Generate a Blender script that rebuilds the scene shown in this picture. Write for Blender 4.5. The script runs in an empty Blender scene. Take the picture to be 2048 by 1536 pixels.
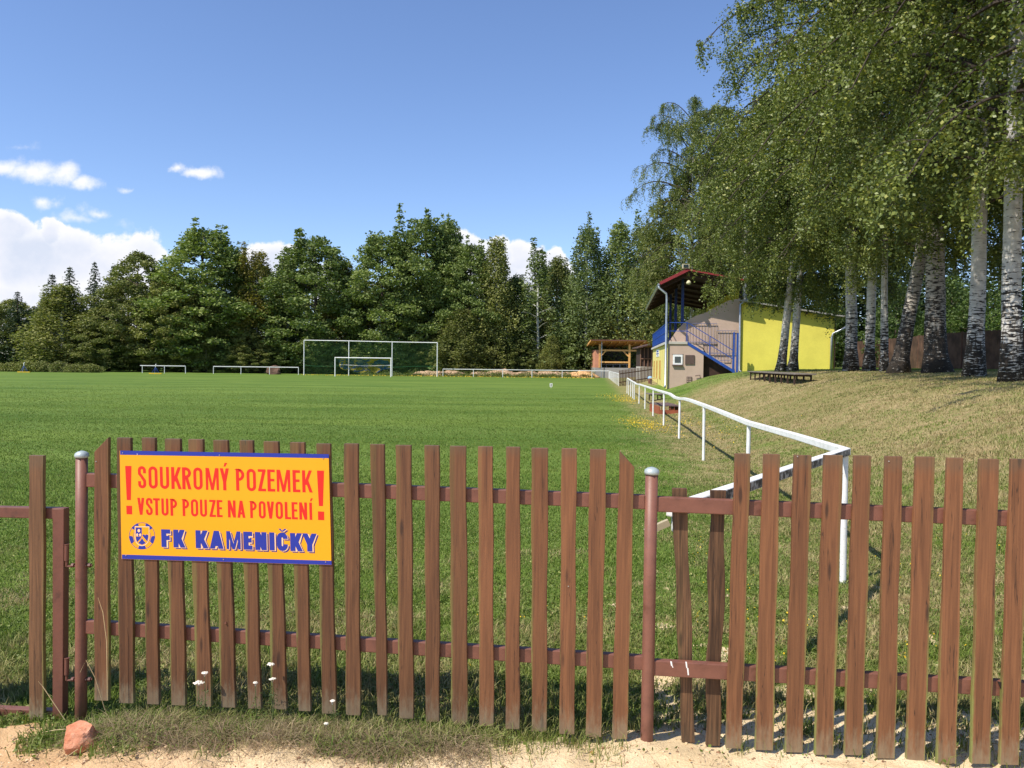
import bpy, math, random
import numpy as np
from mathutils import Matrix, Vector
R_ = math.radians
sc = bpy.context.scene
COL = sc.collection

# ------------------------------------------------------------------ camera
FPX = 1560.0
cam_d = bpy.data.cameras.new('camera'); cam = bpy.data.objects.new('camera', cam_d); COL.objects.link(cam)
cam_d.sensor_width = 36.0; cam_d.lens = 36.0 * FPX / 2048.0
cam_d.clip_start = 0.05; cam_d.clip_end = 6000
CAMZ = 1.66
PITCH = R_(1.6); ROLL = 0.0115
CM = Matrix.Translation((0, 0, CAMZ)) @ Matrix.Rotation(math.pi/2 - PITCH, 4, 'X') @ Matrix.Rotation(ROLL, 4, 'Z')
cam.matrix_world = CM
sc.camera = cam
CR = CM.to_3x3()

# ------------------------------------------------------------------ sun, exposure
SUN_EL = 53.0
sdir = Vector((-0.82, -0.57, 0)).normalized() * math.cos(R_(SUN_EL)) + Vector((0, 0, math.sin(R_(SUN_EL))))   # towards the sun
sun_d = bpy.data.lights.new('sun', 'SUN'); sun = bpy.data.objects.new('sun', sun_d); COL.objects.link(sun)
sun_d.energy = 5.0; sun_d.angle = R_(0.53); sun_d.color = (1.0, 0.93, 0.82)
sun.location = (-20, -15, 40)
sun.rotation_euler = sdir.to_track_quat('Z', 'Y').to_euler()
sc.view_settings.view_transform = 'Standard'; sc.view_settings.look = 'None'
sc.view_settings.exposure = 0.36; sc.view_settings.gamma = 1.0
try: sc.view_settings.use_curve_mapping = False
except Exception: pass
sc.cycles.max_bounces = 5; sc.cycles.diffuse_bounces = 3; sc.cycles.transmission_bounces = 3
sc.cycles.transparent_max_bounces = 6; sc.cycles.glossy_bounces = 2
sc.cycles.caustics_reflective = False; sc.cycles.caustics_refractive = False

# ------------------------------------------------------------------ world: sky with clouds, laid out by direction
W = bpy.data.worlds.new('World'); sc.world = W; W.use_nodes = True
nt = W.node_tree; nt.nodes.clear()
def N(t, tree=None, **kw):
    n = (tree or nt).nodes.new(t)
    for k, v in kw.items():
        if k[0] == 'i' and k[1:].isdigit(): n.inputs[int(k[1:])].default_value = v
        else: setattr(n, k, v)
    return n
def L(a, b, tree=None): (tree or nt).links.new(a, b)
def build_world():
    out = N('ShaderNodeOutputWorld'); bg = N('ShaderNodeBackground')
    sky = N('ShaderNodeTexSky', sky_type='NISHITA'); sky.sun_disc = False
    sky.sun_elevation = R_(SUN_EL); sky.sun_rotation = math.atan2(sdir.x, sdir.y)
    sky.altitude = 600; sky.air_density = 1.0; sky.dust_density = 0.4; sky.ozone_density = 3.0
    tc = N('ShaderNodeTexCoord')
    sep = N('ShaderNodeSeparateXYZ'); L(tc.outputs['Generated'], sep.inputs[0])
    def M(op, a, b=None, c=None):
        n = N('ShaderNodeMath', operation=op)
        for i, v in enumerate((a, b, c)):
            if v is None: continue
            if isinstance(v, (int, float)): n.inputs[i].default_value = v
            else: L(v, n.inputs[i])
        return n.outputs[0]
    yy = M('MAXIMUM', sep.outputs[1], 0.05)
    u = M('DIVIDE', sep.outputs[0], yy); v = M('DIVIDE', sep.outputs[2], yy)
    uv = N('ShaderNodeCombineXYZ'); L(u, uv.inputs[0]); L(v, uv.inputs[1])
    # low frequency warp of the cloud outline
    nz = N('ShaderNodeTexNoise'); nz.inputs['Scale'].default_value = 22; nz.inputs['Detail'].default_value = 9; nz.inputs['Roughness'].default_value = 0.6
    L(uv.outputs[0], nz.inputs['Vector'])
    nz2 = N('ShaderNodeTexNoise'); nz2.inputs['Scale'].default_value = 9; nz2.inputs['Detail'].default_value = 6; nz2.inputs['Roughness'].default_value = 0.55
    L(uv.outputs[0], nz2.inputs['Vector'])
    wn = N('ShaderNodeTexNoise'); wn.inputs['Scale'].default_value = 16; wn.inputs['Detail'].default_value = 7; wn.inputs['Roughness'].default_value = .6
    L(uv.outputs[0], wn.inputs['Vector'])
    w1 = N('ShaderNodeVectorMath', operation='SUBTRACT'); L(wn.outputs['Color'], w1.inputs[0]); w1.inputs[1].default_value = (.5, .5, .5)
    w2 = N('ShaderNodeVectorMath', operation='MULTIPLY'); L(w1.outputs[0], w2.inputs[0]); w2.inputs[1].default_value = (.07, .035, 0)
    w3 = N('ShaderNodeVectorMath', operation='ADD'); L(uv.outputs[0], w3.inputs[0]); L(w2.outputs[0], w3.inputs[1]); uvw = w3.outputs[0]
    def blobs(lst):
        cur = None
        for (px, py, rx, ry, st) in lst:
            u0 = (px - 1024)/FPX; v0 = (724 + (px-1024)*ROLL - py)/FPX
            s = N('ShaderNodeVectorMath', operation='SUBTRACT'); L(uvw, s.inputs[0]); s.inputs[1].default_value = (u0, v0, 0)
            m = N('ShaderNodeVectorMath', operation='MULTIPLY'); L(s.outputs[0], m.inputs[0]); m.inputs[1].default_value = (FPX/rx, FPX/ry, 0)
            l = N('ShaderNodeVectorMath', operation='LENGTH'); L(m.outputs[0], l.inputs[0])
            val = M('MULTIPLY_ADD', l.outputs[1], -st, st)
            cur = val if cur is None else M('MAXIMUM', cur, val)
        return cur
    big = blobs([(-20, 500, 140, 95, 1), (60, 520, 120, 92, 1), (150, 520, 110, 70, 1), (230, 535, 90, 72, 1), (285, 540, 62, 82, 1),
                 (10, 455, 70, 45, 1), (100, 470, 40, 40, 1), (-60, 600, 260, 70, .9), (150, 610, 200, 70, .8),
                 (530, 520, 62, 52, 1), (575, 510, 40, 30, .9), (640, 560, 60, 50, .7),
                 (930, 500, 44, 44, 1), (985, 515, 52, 42, 1), (1045, 520, 60, 44, 1), (1100, 535, 48, 44, 1), (1000, 560, 120, 50, 1)])
    small = blobs([(10, 335, 75, 27, 1), (70, 345, 65, 26, 1), (125, 348, 62, 28, 1), (170, 368, 46, 20, 1),
                   (362, 337, 26, 14, 1), (398, 347, 52, 14, 1), (248, 378, 26, 9, .55), (88, 405, 34, 22, .75), (195, 425, 42, 18, .8), (40, 300, 30, 10, .35), (150,440,90,14,.4)])
    def shape(b, amp, lo, hi):
        d = M('MULTIPLY_ADD', nz.outputs[0], amp, b); d = M('SUBTRACT', d, amp*0.5)
        mr = N('ShaderNodeMapRange', interpolation_type='SMOOTHSTEP'); L(d, mr.inputs[0]); mr.inputs[1].default_value = lo; mr.inputs[2].default_value = hi
        return mr.outputs[0]
    mb = shape(big, 1.0, 0.06, 0.26); ms = shape(small, 1.7, 0.0, 0.85)
    ms = M('MULTIPLY', ms, 0.9)
    mask = M('MAXIMUM', mb, ms)
    # fade cloud into haze near the horizon
    shd = N('ShaderNodeMapRange'); L(nz2.outputs[0], shd.inputs[0]); shd.inputs[1].default_value = 0.38; shd.inputs[2].default_value = 0.62
    cm = N('ShaderNodeMix', data_type='RGBA'); L(shd.outputs[0], cm.inputs[0])
    cm.inputs[6].default_value = (4.4, 4.8, 5.7, 1); cm.inputs[7].default_value = (5.9, 5.9, 6.3, 1)
    bm = M('MULTIPLY_ADD', big, 1.0, -0.25)
    edge = N('ShaderNodeMapRange'); L(bm, edge.inputs[0]); edge.inputs[1].default_value = -0.2; edge.inputs[2].default_value = 0.35; edge.inputs[3].default_value = 1.0; edge.inputs[4].default_value = 0.0
    cm2 = N('ShaderNodeMix', data_type='RGBA'); L(edge.outputs[0], cm2.inputs[0]); L(cm.outputs[2], cm2.inputs[6]); cm2.inputs[7].default_value = (6.5, 6.45, 6.5, 1)
    # sky tint
    tint = N('ShaderNodeMix', data_type='RGBA', blend_type='MULTIPLY'); tint.inputs[0].default_value = 1.0
    L(sky.outputs[0], tint.inputs[6]); tint.inputs[7].default_value = (0.97, 1.0, 1.14, 1)
    mx = N('ShaderNodeMix', data_type='RGBA'); L(mask, mx.inputs[0]); L(tint.outputs[2], mx.inputs[6]); L(cm2.outputs[2], mx.inputs[7])
    L(mx.outputs[2], bg.inputs[0]); bg.inputs[1].default_value = 0.13
    L(bg.outputs[0], out.inputs[0])
build_world()

# ------------------------------------------------------------------ helpers
def ray(px, py): return CR @ Vector((px - 1024, -(py - 768), -FPX))
def at(px, py, D):
    r = ray(px, py); k = D / r.y
    return Vector((r.x*k, D, CAMZ + r.z*k))
def onplane(px, py, P0, n):
    r = ray(px, py); o = Vector((0, 0, CAMZ)); k = (P0 - o).dot(n) / r.dot(n)
    return o + r*k
rng = np.random.default_rng(7)
random.seed(7)

def tag(o, label=None, cat=None, group=None, kind=None):
    if label: o['label'] = label
    if cat: o['category'] = cat
    if group: o['group'] = group
    if kind: o['kind'] = kind
    return o
def empty(name, loc=(0, 0, 0), rz=0.0, label=None, cat=None, group=None):
    o = bpy.data.objects.new(name, None); COL.objects.link(o); o.location = loc; o.rotation_euler = (0, 0, rz)
    o.empty_display_size = 0.2
    return tag(o, label, cat, group)

class MB:
    def __init__(s): s.v = []; s.f = []
    def add(s, vs, fs):
        b = len(s.v); s.v += [tuple(x) for x in vs]; s.f += [tuple(i + b for i in f) for f in fs]; return s
    def quad(s, *p): return s.add(p, [tuple(range(len(p)))])
    def box(s, c, d, rot=None, bev=0):
        hx, hy, hz = d[0]/2, d[1]/2, d[2]/2
        vs = [Vector((x, y, z)) for x in (-hx, hx) for y in (-hy, hy) for z in (-hz, hz)]
        if rot is not None: vs = [rot @ q for q in vs]
        vs = [q + Vector(c) for q in vs]
        return s.add(vs, [(0,1,3,2), (4,6,7,5), (0,4,5,1), (2,3,7,6), (0,2,6,4), (1,5,7,3)])
    def bar(s, a, b, w, h, up=Vector((0, 0, 1))):
        a, b = Vector(a), Vector(b); d = (b - a); ln = d.length; d.normalize()
        sd = d.cross(up)
        if sd.length < 1e-4: sd = d.cross(Vector((0, 1, 0)))
        sd.normalize(); u = sd.cross(d)
        vs = []
        for p in (a, b):
            for i, j in ((-1,-1), (1,-1), (1,1), (-1,1)): vs.append(p + sd*(w/2*i) + u*(h/2*j))
        return s.add(vs, [(0,1,2,3), (7,6,5,4), (0,4,5,1), (1,5,6,2), (2,6,7,3), (3,7,4,0)])
    def tube(s, pts, rad, n=10, cap=True):
        pts = [Vector(p) for p in pts]
        if isinstance(rad, (int, float)): rad = [rad]*len(pts)
        ref = Vector((0, 0, 1)); rings = []
        prev = None
        for i, p in enumerate(pts):
            d = (pts[min(i+1, len(pts)-1)] - pts[max(i-1, 0)]).normalized()
            if prev is None:
                a = d.cross(ref)
                if a.length < 1e-3: a = d.cross(Vector((0, 1, 0)))
                a.normalize()
            else:
                a = (prev - d*prev.dot(d)).normalized()
            prev = a; b = d.cross(a)
            rings.append([p + (a*math.cos(2*math.pi*k/n) + b*math.sin(2*math.pi*k/n))*rad[i] for k in range(n)])
        vs = [q for r in rings for q in r]; fs = []
        for i in range(len(rings)-1):
            for k in range(n):
                k2 = (k+1) % n; fs.append((i*n+k, i*n+k2, (i+1)*n+k2, (i+1)*n+k))
        if cap:
            fs.append(tuple(range(n-1, -1, -1))); fs.append(tuple((len(rings)-1)*n + k for k in range(n)))
        return s.add(vs, fs)
    def lathe(s, c, prof, n=16):
        c = Vector(c); vs = []; fs = []
        for r, z in prof:
            for k in range(n): vs.append(c + Vector((r*math.cos(2*math.pi*k/n), r*math.sin(2*math.pi*k/n), z)))
        for i in range(len(prof)-1):
            for k in range(n):
                k2 = (k+1) % n; fs.append((i*n+k, i*n+k2, (i+1)*n+k2, (i+1)*n+k))
        fs.append(tuple(range(n-1, -1, -1))); fs.append(tuple((len(prof)-1)*n+k for k in range(n)))
        return s.add(vs, fs)
    def prism(s, poly, ext):      # poly: list of Vector in a plane, ext: Vector
        n = len(poly); vs = [Vector(p) for p in poly] + [Vector(p) + ext for p in poly]
        fs = [tuple(range(n)), tuple(range(2*n-1, n-1, -1))]
        for i in range(n): j = (i+1) % n; fs.append((i, i+n, j+n, j))
        return s.add(vs, fs)
    def build(s, name, mat, parent=None, origin=None, bevel=0, smooth=False):
        me = bpy.data.meshes.new(name)
        o = bpy.data.objects.new(name, me); COL.objects.link(o)
        pw = Vector((0, 0, 0)); q = parent
        while q is not None: pw = pw + q.location; q = q.parent
        org = Vector(origin) if origin is not None else pw.copy()
        me.from_pydata([(v[0]-org.x, v[1]-org.y, v[2]-org.z) for v in s.v], [], s.f)
        me.materials.append(mat)
        o.location = org - pw
        if parent is not None:
            o.parent = parent
        if smooth:
            for p in me.polygons: p.use_smooth = True
        bme = None
        import bmesh
        bm = bmesh.new(); bm.from_mesh(me); bmesh.ops.recalc_face_normals(bm, faces=bm.faces); bm.to_mesh(me); bm.free()
        if bevel:
            m = o.modifiers.new('bevel', 'BEVEL'); m.width = bevel; m.segments = 2; m.limit_method = 'ANGLE'
        return o
def fastmesh(name, verts, loops, starts, mat, attrs=None, smooth=False):
    me = bpy.data.meshes.new(name)
    me.vertices.add(len(verts)); me.vertices.foreach_set('co', np.asarray(verts, np.float32).ravel())
    me.loops.add(len(loops)); me.loops.foreach_set('vertex_index', np.asarray(loops, np.int32))
    me.polygons.add(len(starts)); me.polygons.foreach_set('loop_start', np.asarray(starts, np.int32))
    me.update(calc_edges=True)
    for k, a in (attrs or {}).items():
        at_ = me.attributes.new(k, 'FLOAT', 'POINT'); at_.data.foreach_set('value', np.asarray(a, np.float32))
    me.materials.append(mat)
    if smooth: me.polygons.foreach_set('use_smooth', np.ones(len(starts), bool))
    return me
def link(name, me, parent=None, loc=(0, 0, 0)):
    o = bpy.data.objects.new(name, me); COL.objects.link(o); o.location = loc
    if parent is not None: o.parent = parent
    return o
def copy_tree(o, parent=None):
    c = o.copy(); COL.objects.link(c)
    if parent is not None: c.parent = parent
    for ch in [q for q in KIDS.get(o.name, [])]: copy_tree(ch, c)
    return c
KIDS = {}

# ------------------------------------------------------------------ materials
class MT:
    def __init__(s, name):
        s.m = bpy.data.materials.new(name); s.m.use_nodes = True; s.t = s.m.node_tree; s.t.nodes.clear()
        s.out = s.n('ShaderNodeOutputMaterial'); s.b = s.n('ShaderNodeBsdfPrincipled'); s.l(s.b.outputs[0], s.out.inputs[0])
        s.tc = s.n('ShaderNodeTexCoord'); s.obj = s.tc.outputs['Object']
    def n(s, t, **k): return N(t, s.t, **k)
    def l(s, a, b): s.t.links.new(a, b)
    def setin(s, sock, v):
        if isinstance(v, (int, float, tuple)): sock.default_value = v
        else: s.l(v, sock)
    def math(s, op, a, b=None, c=None, clamp=False):
        n = s.n('ShaderNodeMath', operation=op, use_clamp=clamp)
        for i, v in enumerate((a, b, c)):
            if v is not None: s.setin(n.inputs[i], v)
        return n.outputs[0]
    def scale(s, vec, sc_):
        n = s.n('ShaderNodeVectorMath', operation='MULTIPLY'); s.l(vec, n.inputs[0]); n.inputs[1].default_value = sc_; return n.outputs[0]
    def noise(s, scale, detail=4, rough=0.55, vec=None, dist=0):
        n = s.n('ShaderNodeTexNoise'); n.inputs['Scale'].default_value = scale; n.inputs['Detail'].default_value = detail
        n.inputs['Roughness'].default_value = rough; n.inputs['Distortion'].default_value = dist
        s.l(vec or s.obj, n.inputs['Vector']); return n.outputs[0]
    def voro(s, scale, vec=None, feature='F1'):
        n = s.n('ShaderNodeTexVoronoi', feature=feature); n.inputs['Scale'].default_value = scale; s.l(vec or s.obj, n.inputs['Vector']); return n.outputs[0]
    def ramp(s, f, lo, hi, a=0.0, b=1.0, smooth=True):
        n = s.n('ShaderNodeMapRange', interpolation_type='SMOOTHSTEP' if smooth else 'LINEAR'); s.setin(n.inputs[0], f)
        for i, v in enumerate((lo, hi, a, b)): n.inputs[i+1].default_value = v
        return n.outputs[0]
    def mix(s, f, a, b, mode='MIX'):
        n = s.n('ShaderNodeMix', data_type='RGBA', blend_type=mode); s.setin(n.inputs[0], f)
        for i, v in ((6, a), (7, b)): s.setin(n.inputs[i], (v + (1,)) if isinstance(v, tuple) and len(v) == 3 else v)
        return n.outputs[2]
    def attr(s, name):
        n = s.n('ShaderNodeAttribute'); n.attribute_name = name; return n.outputs['Fac']
    def sep(s, vec=None):
        n = s.n('ShaderNodeSeparateXYZ'); s.l(vec or s.obj, n.inputs[0]); return n.outputs
    def rnd(s): return s.n('ShaderNodeObjectInfo').outputs['Random']
    def bump(s, h, strength=0.5, dist=0.01):
        n = s.n('ShaderNodeBump'); n.inputs['Strength'].default_value = strength; n.inputs['Distance'].default_value = dist
        s.l(h, n.inputs['Height']); s.l(n.outputs[0], s.b.inputs['Normal'])
    def fin(s, col, rough=0.7, metal=0.0, spec=0.5):
        s.setin(s.b.inputs['Base Color'], (col + (1,)) if isinstance(col, tuple) and len(col) == 3 else col)
        s.setin(s.b.inputs['Roughness'], rough); s.b.inputs['Metallic'].default_value = metal
        s.b.inputs['Specular IOR Level'].default_value = spec
        return s.m
def plain(name, col, rough=0.6, metal=0.0, var=0.12, sc_=8, spec=0.4, bump=0.0):
    t = MT(name); n = t.noise(sc_, 5)
    c = t.mix(t.ramp(n, .3, .7), tuple(x*(1-var) for x in col), tuple(min(1, x*(1+var)) for x in col))
    if bump: t.bump(t.noise(sc_*6, 4), bump, 0.01)
    return t.fin(c, rough, metal, spec)

def wood_picket(name, ca, cb, wear, greenish):
    t = MT(name); r = t.rnd()
    off = t.n('ShaderNodeCombineXYZ'); t.l(t.math('MULTIPLY', r, 37.0), off.inputs[0]); t.l(t.math('MULTIPLY', r, 91.0), off.inputs[2])
    ad = t.n('ShaderNodeVectorMath', operation='ADD'); t.l(t.obj, ad.inputs[0]); t.l(off.outputs[0], ad.inputs[1]); v = ad.outputs[0]
    g = t.noise(1.0, 6, .65, t.scale(v, (95, 40, 3.0)), .4)
    g2 = t.noise(1.0, 3, .5, t.scale(v, (30, 12, 1.3)), 1.2)
    c = t.mix(t.ramp(g, .32, .68), ca, cb)
    c = t.mix(t.ramp(g2, .45, .72, 0, .55), c, tuple(x*.62 for x in ca))
    hs = t.mix(r, (.82, .80, .78), (1.12, 1.1, 1.08)); c = t.mix(1.0, c, hs, 'MULTIPLY')
    # knots
    kn = t.voro(1.0, t.scale(v, (15, 4, 3.1))); c = t.mix(t.ramp(kn, .06, .17, .8, 0), c, (.035, .018, .012))
    ck = t.noise(1.0, 3, .6, t.scale(v, (42, 10, 1.1)), .3); ckm = t.ramp(t.math('ABSOLUTE', t.math('SUBTRACT', ck, .47)), .004, .010, .75, 0)
    c = t.mix(t.math('MULTIPLY', ckm, t.ramp(g2, .45, .6)), c, (.02, .011, .008))
    # scratches / chips of bare wood
    ch = t.noise(1.0, 5, .7, t.scale(v, (260, 80, 38))); c = t.mix(t.ramp(ch, .70, .76, 0, .6), c, (.38, .30, .22))
    x, y, z = t.sep()
    nb = t.noise(1.0, 5, .7, t.scale(v, (60, 30, 14)))
    zz = t.math('MULTIPLY_ADD', nb, .34, t.math('MULTIPLY', z, -1.0))
    wearm = t.ramp(zz, .02, .20, 0, wear)
    c = t.mix(wearm, c, (.29, .25, .16))
    ax = t.math('ABSOLUTE', x)
    em = t.math('MULTIPLY_ADD', nb, .016, ax); low = t.ramp(z, .9, .1, 0.15, 1)
    c = t.mix(t.math('MULTIPLY', t.ramp(em, .038, .049, 0, greenish), low), c, (.20, .22, .06))
    top = t.ramp(t.math('ADD', z, t.math('MULTIPLY', nb, .09)), 1.25, 1.31, 0, .32); c = t.mix(top, c, (.10, .09, .06))
    t.bump(t.math('ADD', g, t.math('MULTIPLY', kn, .4)), .35, .003)
    return t.fin(c, .62, 0, .35)
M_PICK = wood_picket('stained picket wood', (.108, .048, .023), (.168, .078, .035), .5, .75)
M_PICK2 = wood_picket('sunlit stained picket wood', (.148, .063, .029), (.215, .094, .041), .55, .95)  # lighter copy of the stain, sunlight put into the colour
M_PGATE = wood_picket('weathered gate picket wood', (.10, .052, .026), (.19, .10, .048), .9, .85)
M_PDARK = wood_picket('old bare board wood', (.045, .023, .012), (.17, .09, .045), .1, .1)

def rust_paint(name, col, dark):
    t = MT(name); n = t.noise(14, 6, .65); n2 = t.noise(90, 4, .6)
    c = t.mix(t.ramp(n, .35, .7), col, tuple(x*.8 for x in col))
    c = t.mix(t.ramp(n, .60, .70, 0, .8), c, dark)
    c = t.mix(t.ramp(n2, .64, .72, 0, .5), c, (.09, .035, .02))
    t.bump(n2, .25, .002)
    return t.fin(c, .5, 0, .45)
M_RAIL = rust_paint('red brown painted tube', (.19, .076, .050), (.11, .042, .026))
M_POST = rust_paint('red oxide painted post', (.205, .086, .058), (.13, .05, .030))
M_GATEM = rust_paint('rusty gate frame', (.155, .062, .042), (.08, .034, .024))
M_CAP = plain('grey plastic cap', (.36, .42, .42), .45, .2)
M_WHITE = None
def white_paint():
    t = MT('chalky white paint'); n = t.noise(9, 6, .6); n2 = t.noise(60, 5, .65)
    c = t.mix(t.ramp(n, .4, .75), (.80, .80, .78), (.66, .66, .62)); c = t.mix(t.ramp(n2, .62, .68, 0, .8), c, (.20, .13, .09)); c = t.mix(t.ramp(t.noise(3, 5, .7), .58, .68, 0, .45), c, (.45, .42, .34))
    return t.fin(c, .5)
M_WHITE = white_paint()
M_SY = plain('sign yellow', (.80, .36, .008), .4, 0, .02, 3)
M_SB = plain('sign blue', (.016, .035, .31), .38, 0, .03, 3)
M_SR = plain('sign red', (.66, .020, .013), .38, 0, .03, 3)
M_SC = plain('sign cream', (.93, .60, .34), .4, 0, .02, 3)
M_SD = plain('sign dark blue shade', (.05, .03, .17), .4, 0, .02, 3)
M_SCREW = plain('zinc screw', (.45, .45, .45), .35, .8)
M_EDGE = plain('sign edge grey', (.5, .5, .5), .5)

def leaf_mat(name, a, b, c_, trans=.35, rough=.55, spec=.3, tr=(1.25, 1.45, .55)):
    t = MT(name); r = t.attr('rnd'); cl = t.attr('clump')
    col = t.mix(cl, a, b); col = t.mix(t.ramp(r, .80, 1.0, 0, .6), col, c_)
    col = t.mix(t.ramp(r, 0, .8, .28, 0), col, tuple(x*.45 for x in a))
    orr = t.rnd(); col = t.mix(1.0, col, t.mix(orr, (.82, .84, .85), (1.15, 1.12, 1.05)), 'MULTIPLY')
    t.fin(col, rough, 0, spec)
    tl = t.n('ShaderNodeBsdfTranslucent'); t.l(t.mix(1.0, col, tr, 'MULTIPLY'), tl.inputs[0])
    mx = t.n('ShaderNodeMixShader'); mx.inputs[0].default_value = trans
    t.l(t.b.outputs[0], mx.inputs[1]); t.l(tl.outputs[0], mx.inputs[2]); t.l(mx.outputs[0], t.out.inputs[0])
    return t.m
M_BIRCHL = leaf_mat('birch leaves', (.066, .104, .022), (.205, .245, .062), (.38, .36, .08), .2, .48, .38)
M_BROADL = leaf_mat('broadleaf leaves', (.125, .175, .046), (.225, .280, .080), (.30, .33, .11), .2, .62, .25)
M_OLIVEL = leaf_mat('olive birch leaves', (.150, .175, .048), (.245, .255, .080), (.32, .30, .10), .2, .62, .25)
M_YELL = leaf_mat('yellowing leaves', (.16, .15, .035), (.23, .20, .05), (.32, .26, .08), .33, .62, .25)
M_DROOPL = leaf_mat('drooping birch leaves', (.125, .172, .058), (.220, .265, .095), (.28, .31, .12), .22, .62, .25)
M_SPRUCEL = leaf_mat('spruce needles', (.034, .060, .024), (.058, .088, .034), (.08, .10, .04), .12, .6, .2)
M_SHRUBL = leaf_mat('bright shrub leaves', (.055, .095, .022), (.10, .155, .035), (.18, .22, .06), .25)
def birch_bark(name, white, amount):
    t = MT(name); n = t.noise(1.0, 5, .6, t.scale(t.obj, (5, 5, 26)), .3); n3 = t.noise(1.0, 4, .6, t.scale(t.obj, (2.2, 2.2, 6)), .6)
    n2 = t.noise(1.0, 6, .65, t.scale(t.obj, (14, 14, 4)), .5)
    x, y, z = t.sep()
    c = t.mix(t.ramp(n3, .35, .65), white, tuple(q*.72 for q in white))
    low = t.ramp(z, 3.6, .2, 0, .75 if amount > .05 else 1)
    thr = t.math('ADD', t.math('MULTIPLY_ADD', low, .18, n), amount)
    c = t.mix(t.ramp(thr, .60, .66, 0, 1), c, (.030, .026, .022))
    fis = t.math('MULTIPLY_ADD', low, .20, t.math('MULTIPLY_ADD', n2, .6, t.math('MULTIPLY', n3, .4)))
    c = t.mix(t.ramp(t.math('ADD', fis, amount), .68, .74, 0, .95), c, (.045, .036, .028))
    t.bump(n2, .6, .03)
    return t.fin(c, .75, 0, .2)
M_BARK = birch_bark('birch bark', (.58, .56, .52), 0.0)
M_BARKD = birch_bark('old cracked birch bark', (.46, .42, .36), .085)
M_BARKF = birch_bark('far birch bark', (.50, .50, .44), .02)
M_BROWN = plain('brown bark', (.085, .062, .045), .85, 0, .4, 3)
M_LIMB = plain('dark twig bark', (.045, .034, .026), .85, 0, .3, 3)

# ------------------------------------------------------------------ terrain
def ss(x, a, b):
    t = np.clip((np.asarray(x, float)-a)/(b-a), 0, 1); return t*t*(3-2*t)
def vnoise(x, y, sc_, seed=0):
    x = np.asarray(x, float)*sc_ + seed*17.3; y = np.asarray(y, float)*sc_ + seed*5.7
    xi = np.floor(x).astype(np.int64); yi = np.floor(y).astype(np.int64); fx = x-xi; fy = y-yi
    def h(a, b):
        q = (a*374761393 + b*668265263 + seed*1442695) & 0x7fffffff; q = ((q ^ (q >> 13))*1274126177) & 0x7fffffff
        return ((q ^ (q >> 16)) & 0xffff)/65535.0
    fx = fx*fx*(3-2*fx); fy = fy*fy*(3-2*fy)
    return (h(xi, yi)*(1-fx)+h(xi+1, yi)*fx)*(1-fy) + (h(xi, yi+1)*(1-fx)+h(xi+1, yi+1)*fx)*fy
def fbm(x, y, sc_, oct_=4, seed=0):
    s = 0; a = .5
    for i in range(oct_): s = s + a*vnoise(x, y, sc_*2**i, seed+i); a *= .5
    return s/(1-.5**oct_)
def fence_y(x): return 3.44 - 0.109*x
def sandmask(x, y):
    x = np.asarray(x, float); y = np.asarray(y, float)
    edge = fence_y(x) - .22 + .07*(1-ss(x, -2.0, -1.7)) + .62*ss(x, -.9, 1.3) + .12*ss(x, 1.0, 2.5)
    n = fbm(x, y, 2.2, 4, 3) - .5
    m = ss(edge + n*.75 - y, -.10, .10)
    patch = ss(fbm(x, y, 4.2, 5, 9) - .46 - .03*(y-3.5), .10, .22)*ss(x, -.3, .9)*(1-ss(y, 5.5, 8))
    return np.maximum(m, patch*.72)
def bank_s(x, y): return np.asarray(x, float) - (2.02 + .1064*np.asarray(y, float))
def gz0(x, y):
    x = np.asarray(x, float); y = np.asarray(y, float)
    b = np.interp(y, [-50, 0, 3.3, 4.3, 6.3, 15, 65, 100, 400], [0, 0, 0, -.03, -.10, -.12, -.25, -.45, -.45])
    s = bank_s(x, y)
    r = np.interp(s, [.2, .7, 1.4, 2.26, 4.3, 5.6, 7, 9, 20, 60], [0, .02, .14, .36, 1.08, 1.36, 1.50, 1.62, 1.8, 2.4])
    fade = 1 - .8*ss(y, 66, 92)*(1-ss(s, 10, 18))
    return b + r*fade
def gz(x, y):
    x = np.asarray(x, float); y = np.asarray(y, float)
    s = bank_s(x, y)
    z = gz0(x, y) + .10*(fbm(x, y, .35, 3, 5)-.5)*ss(s, .5, 2)*(1-ss(s, 6, 9)) + .05*(fbm(x, y, .9, 3, 6)-.5)*ss(s, .3, 1.2)
    near = 1-ss(y, 5, 9)
    z = z + near*.018*(fbm(x, y, 1.3, 3, 8)-.5) - near*.012 - near*.062*(1-ss(x, -2.05, -1.6))
    sm = sandmask(x, y)*(1-ss(y, 5, 7))
    z = z + sm*(.075*(fbm(x, y, 4.5, 5, 11)-.5) + .022*(fbm(x, y, 18, 3, 12)-.5))
    # soil ridge at the left foot of the fence
    fr = fence_y(x) - y
    z = z + .028*np.exp(-((fr-.22)/.12)**2)*(1-ss(x, -.2, .9))*ss(x, -2.1, -1.7)
    return z
def G(x, y, dz=0.0): return Vector((x, y, float(gz(x, y)) + dz))

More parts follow.
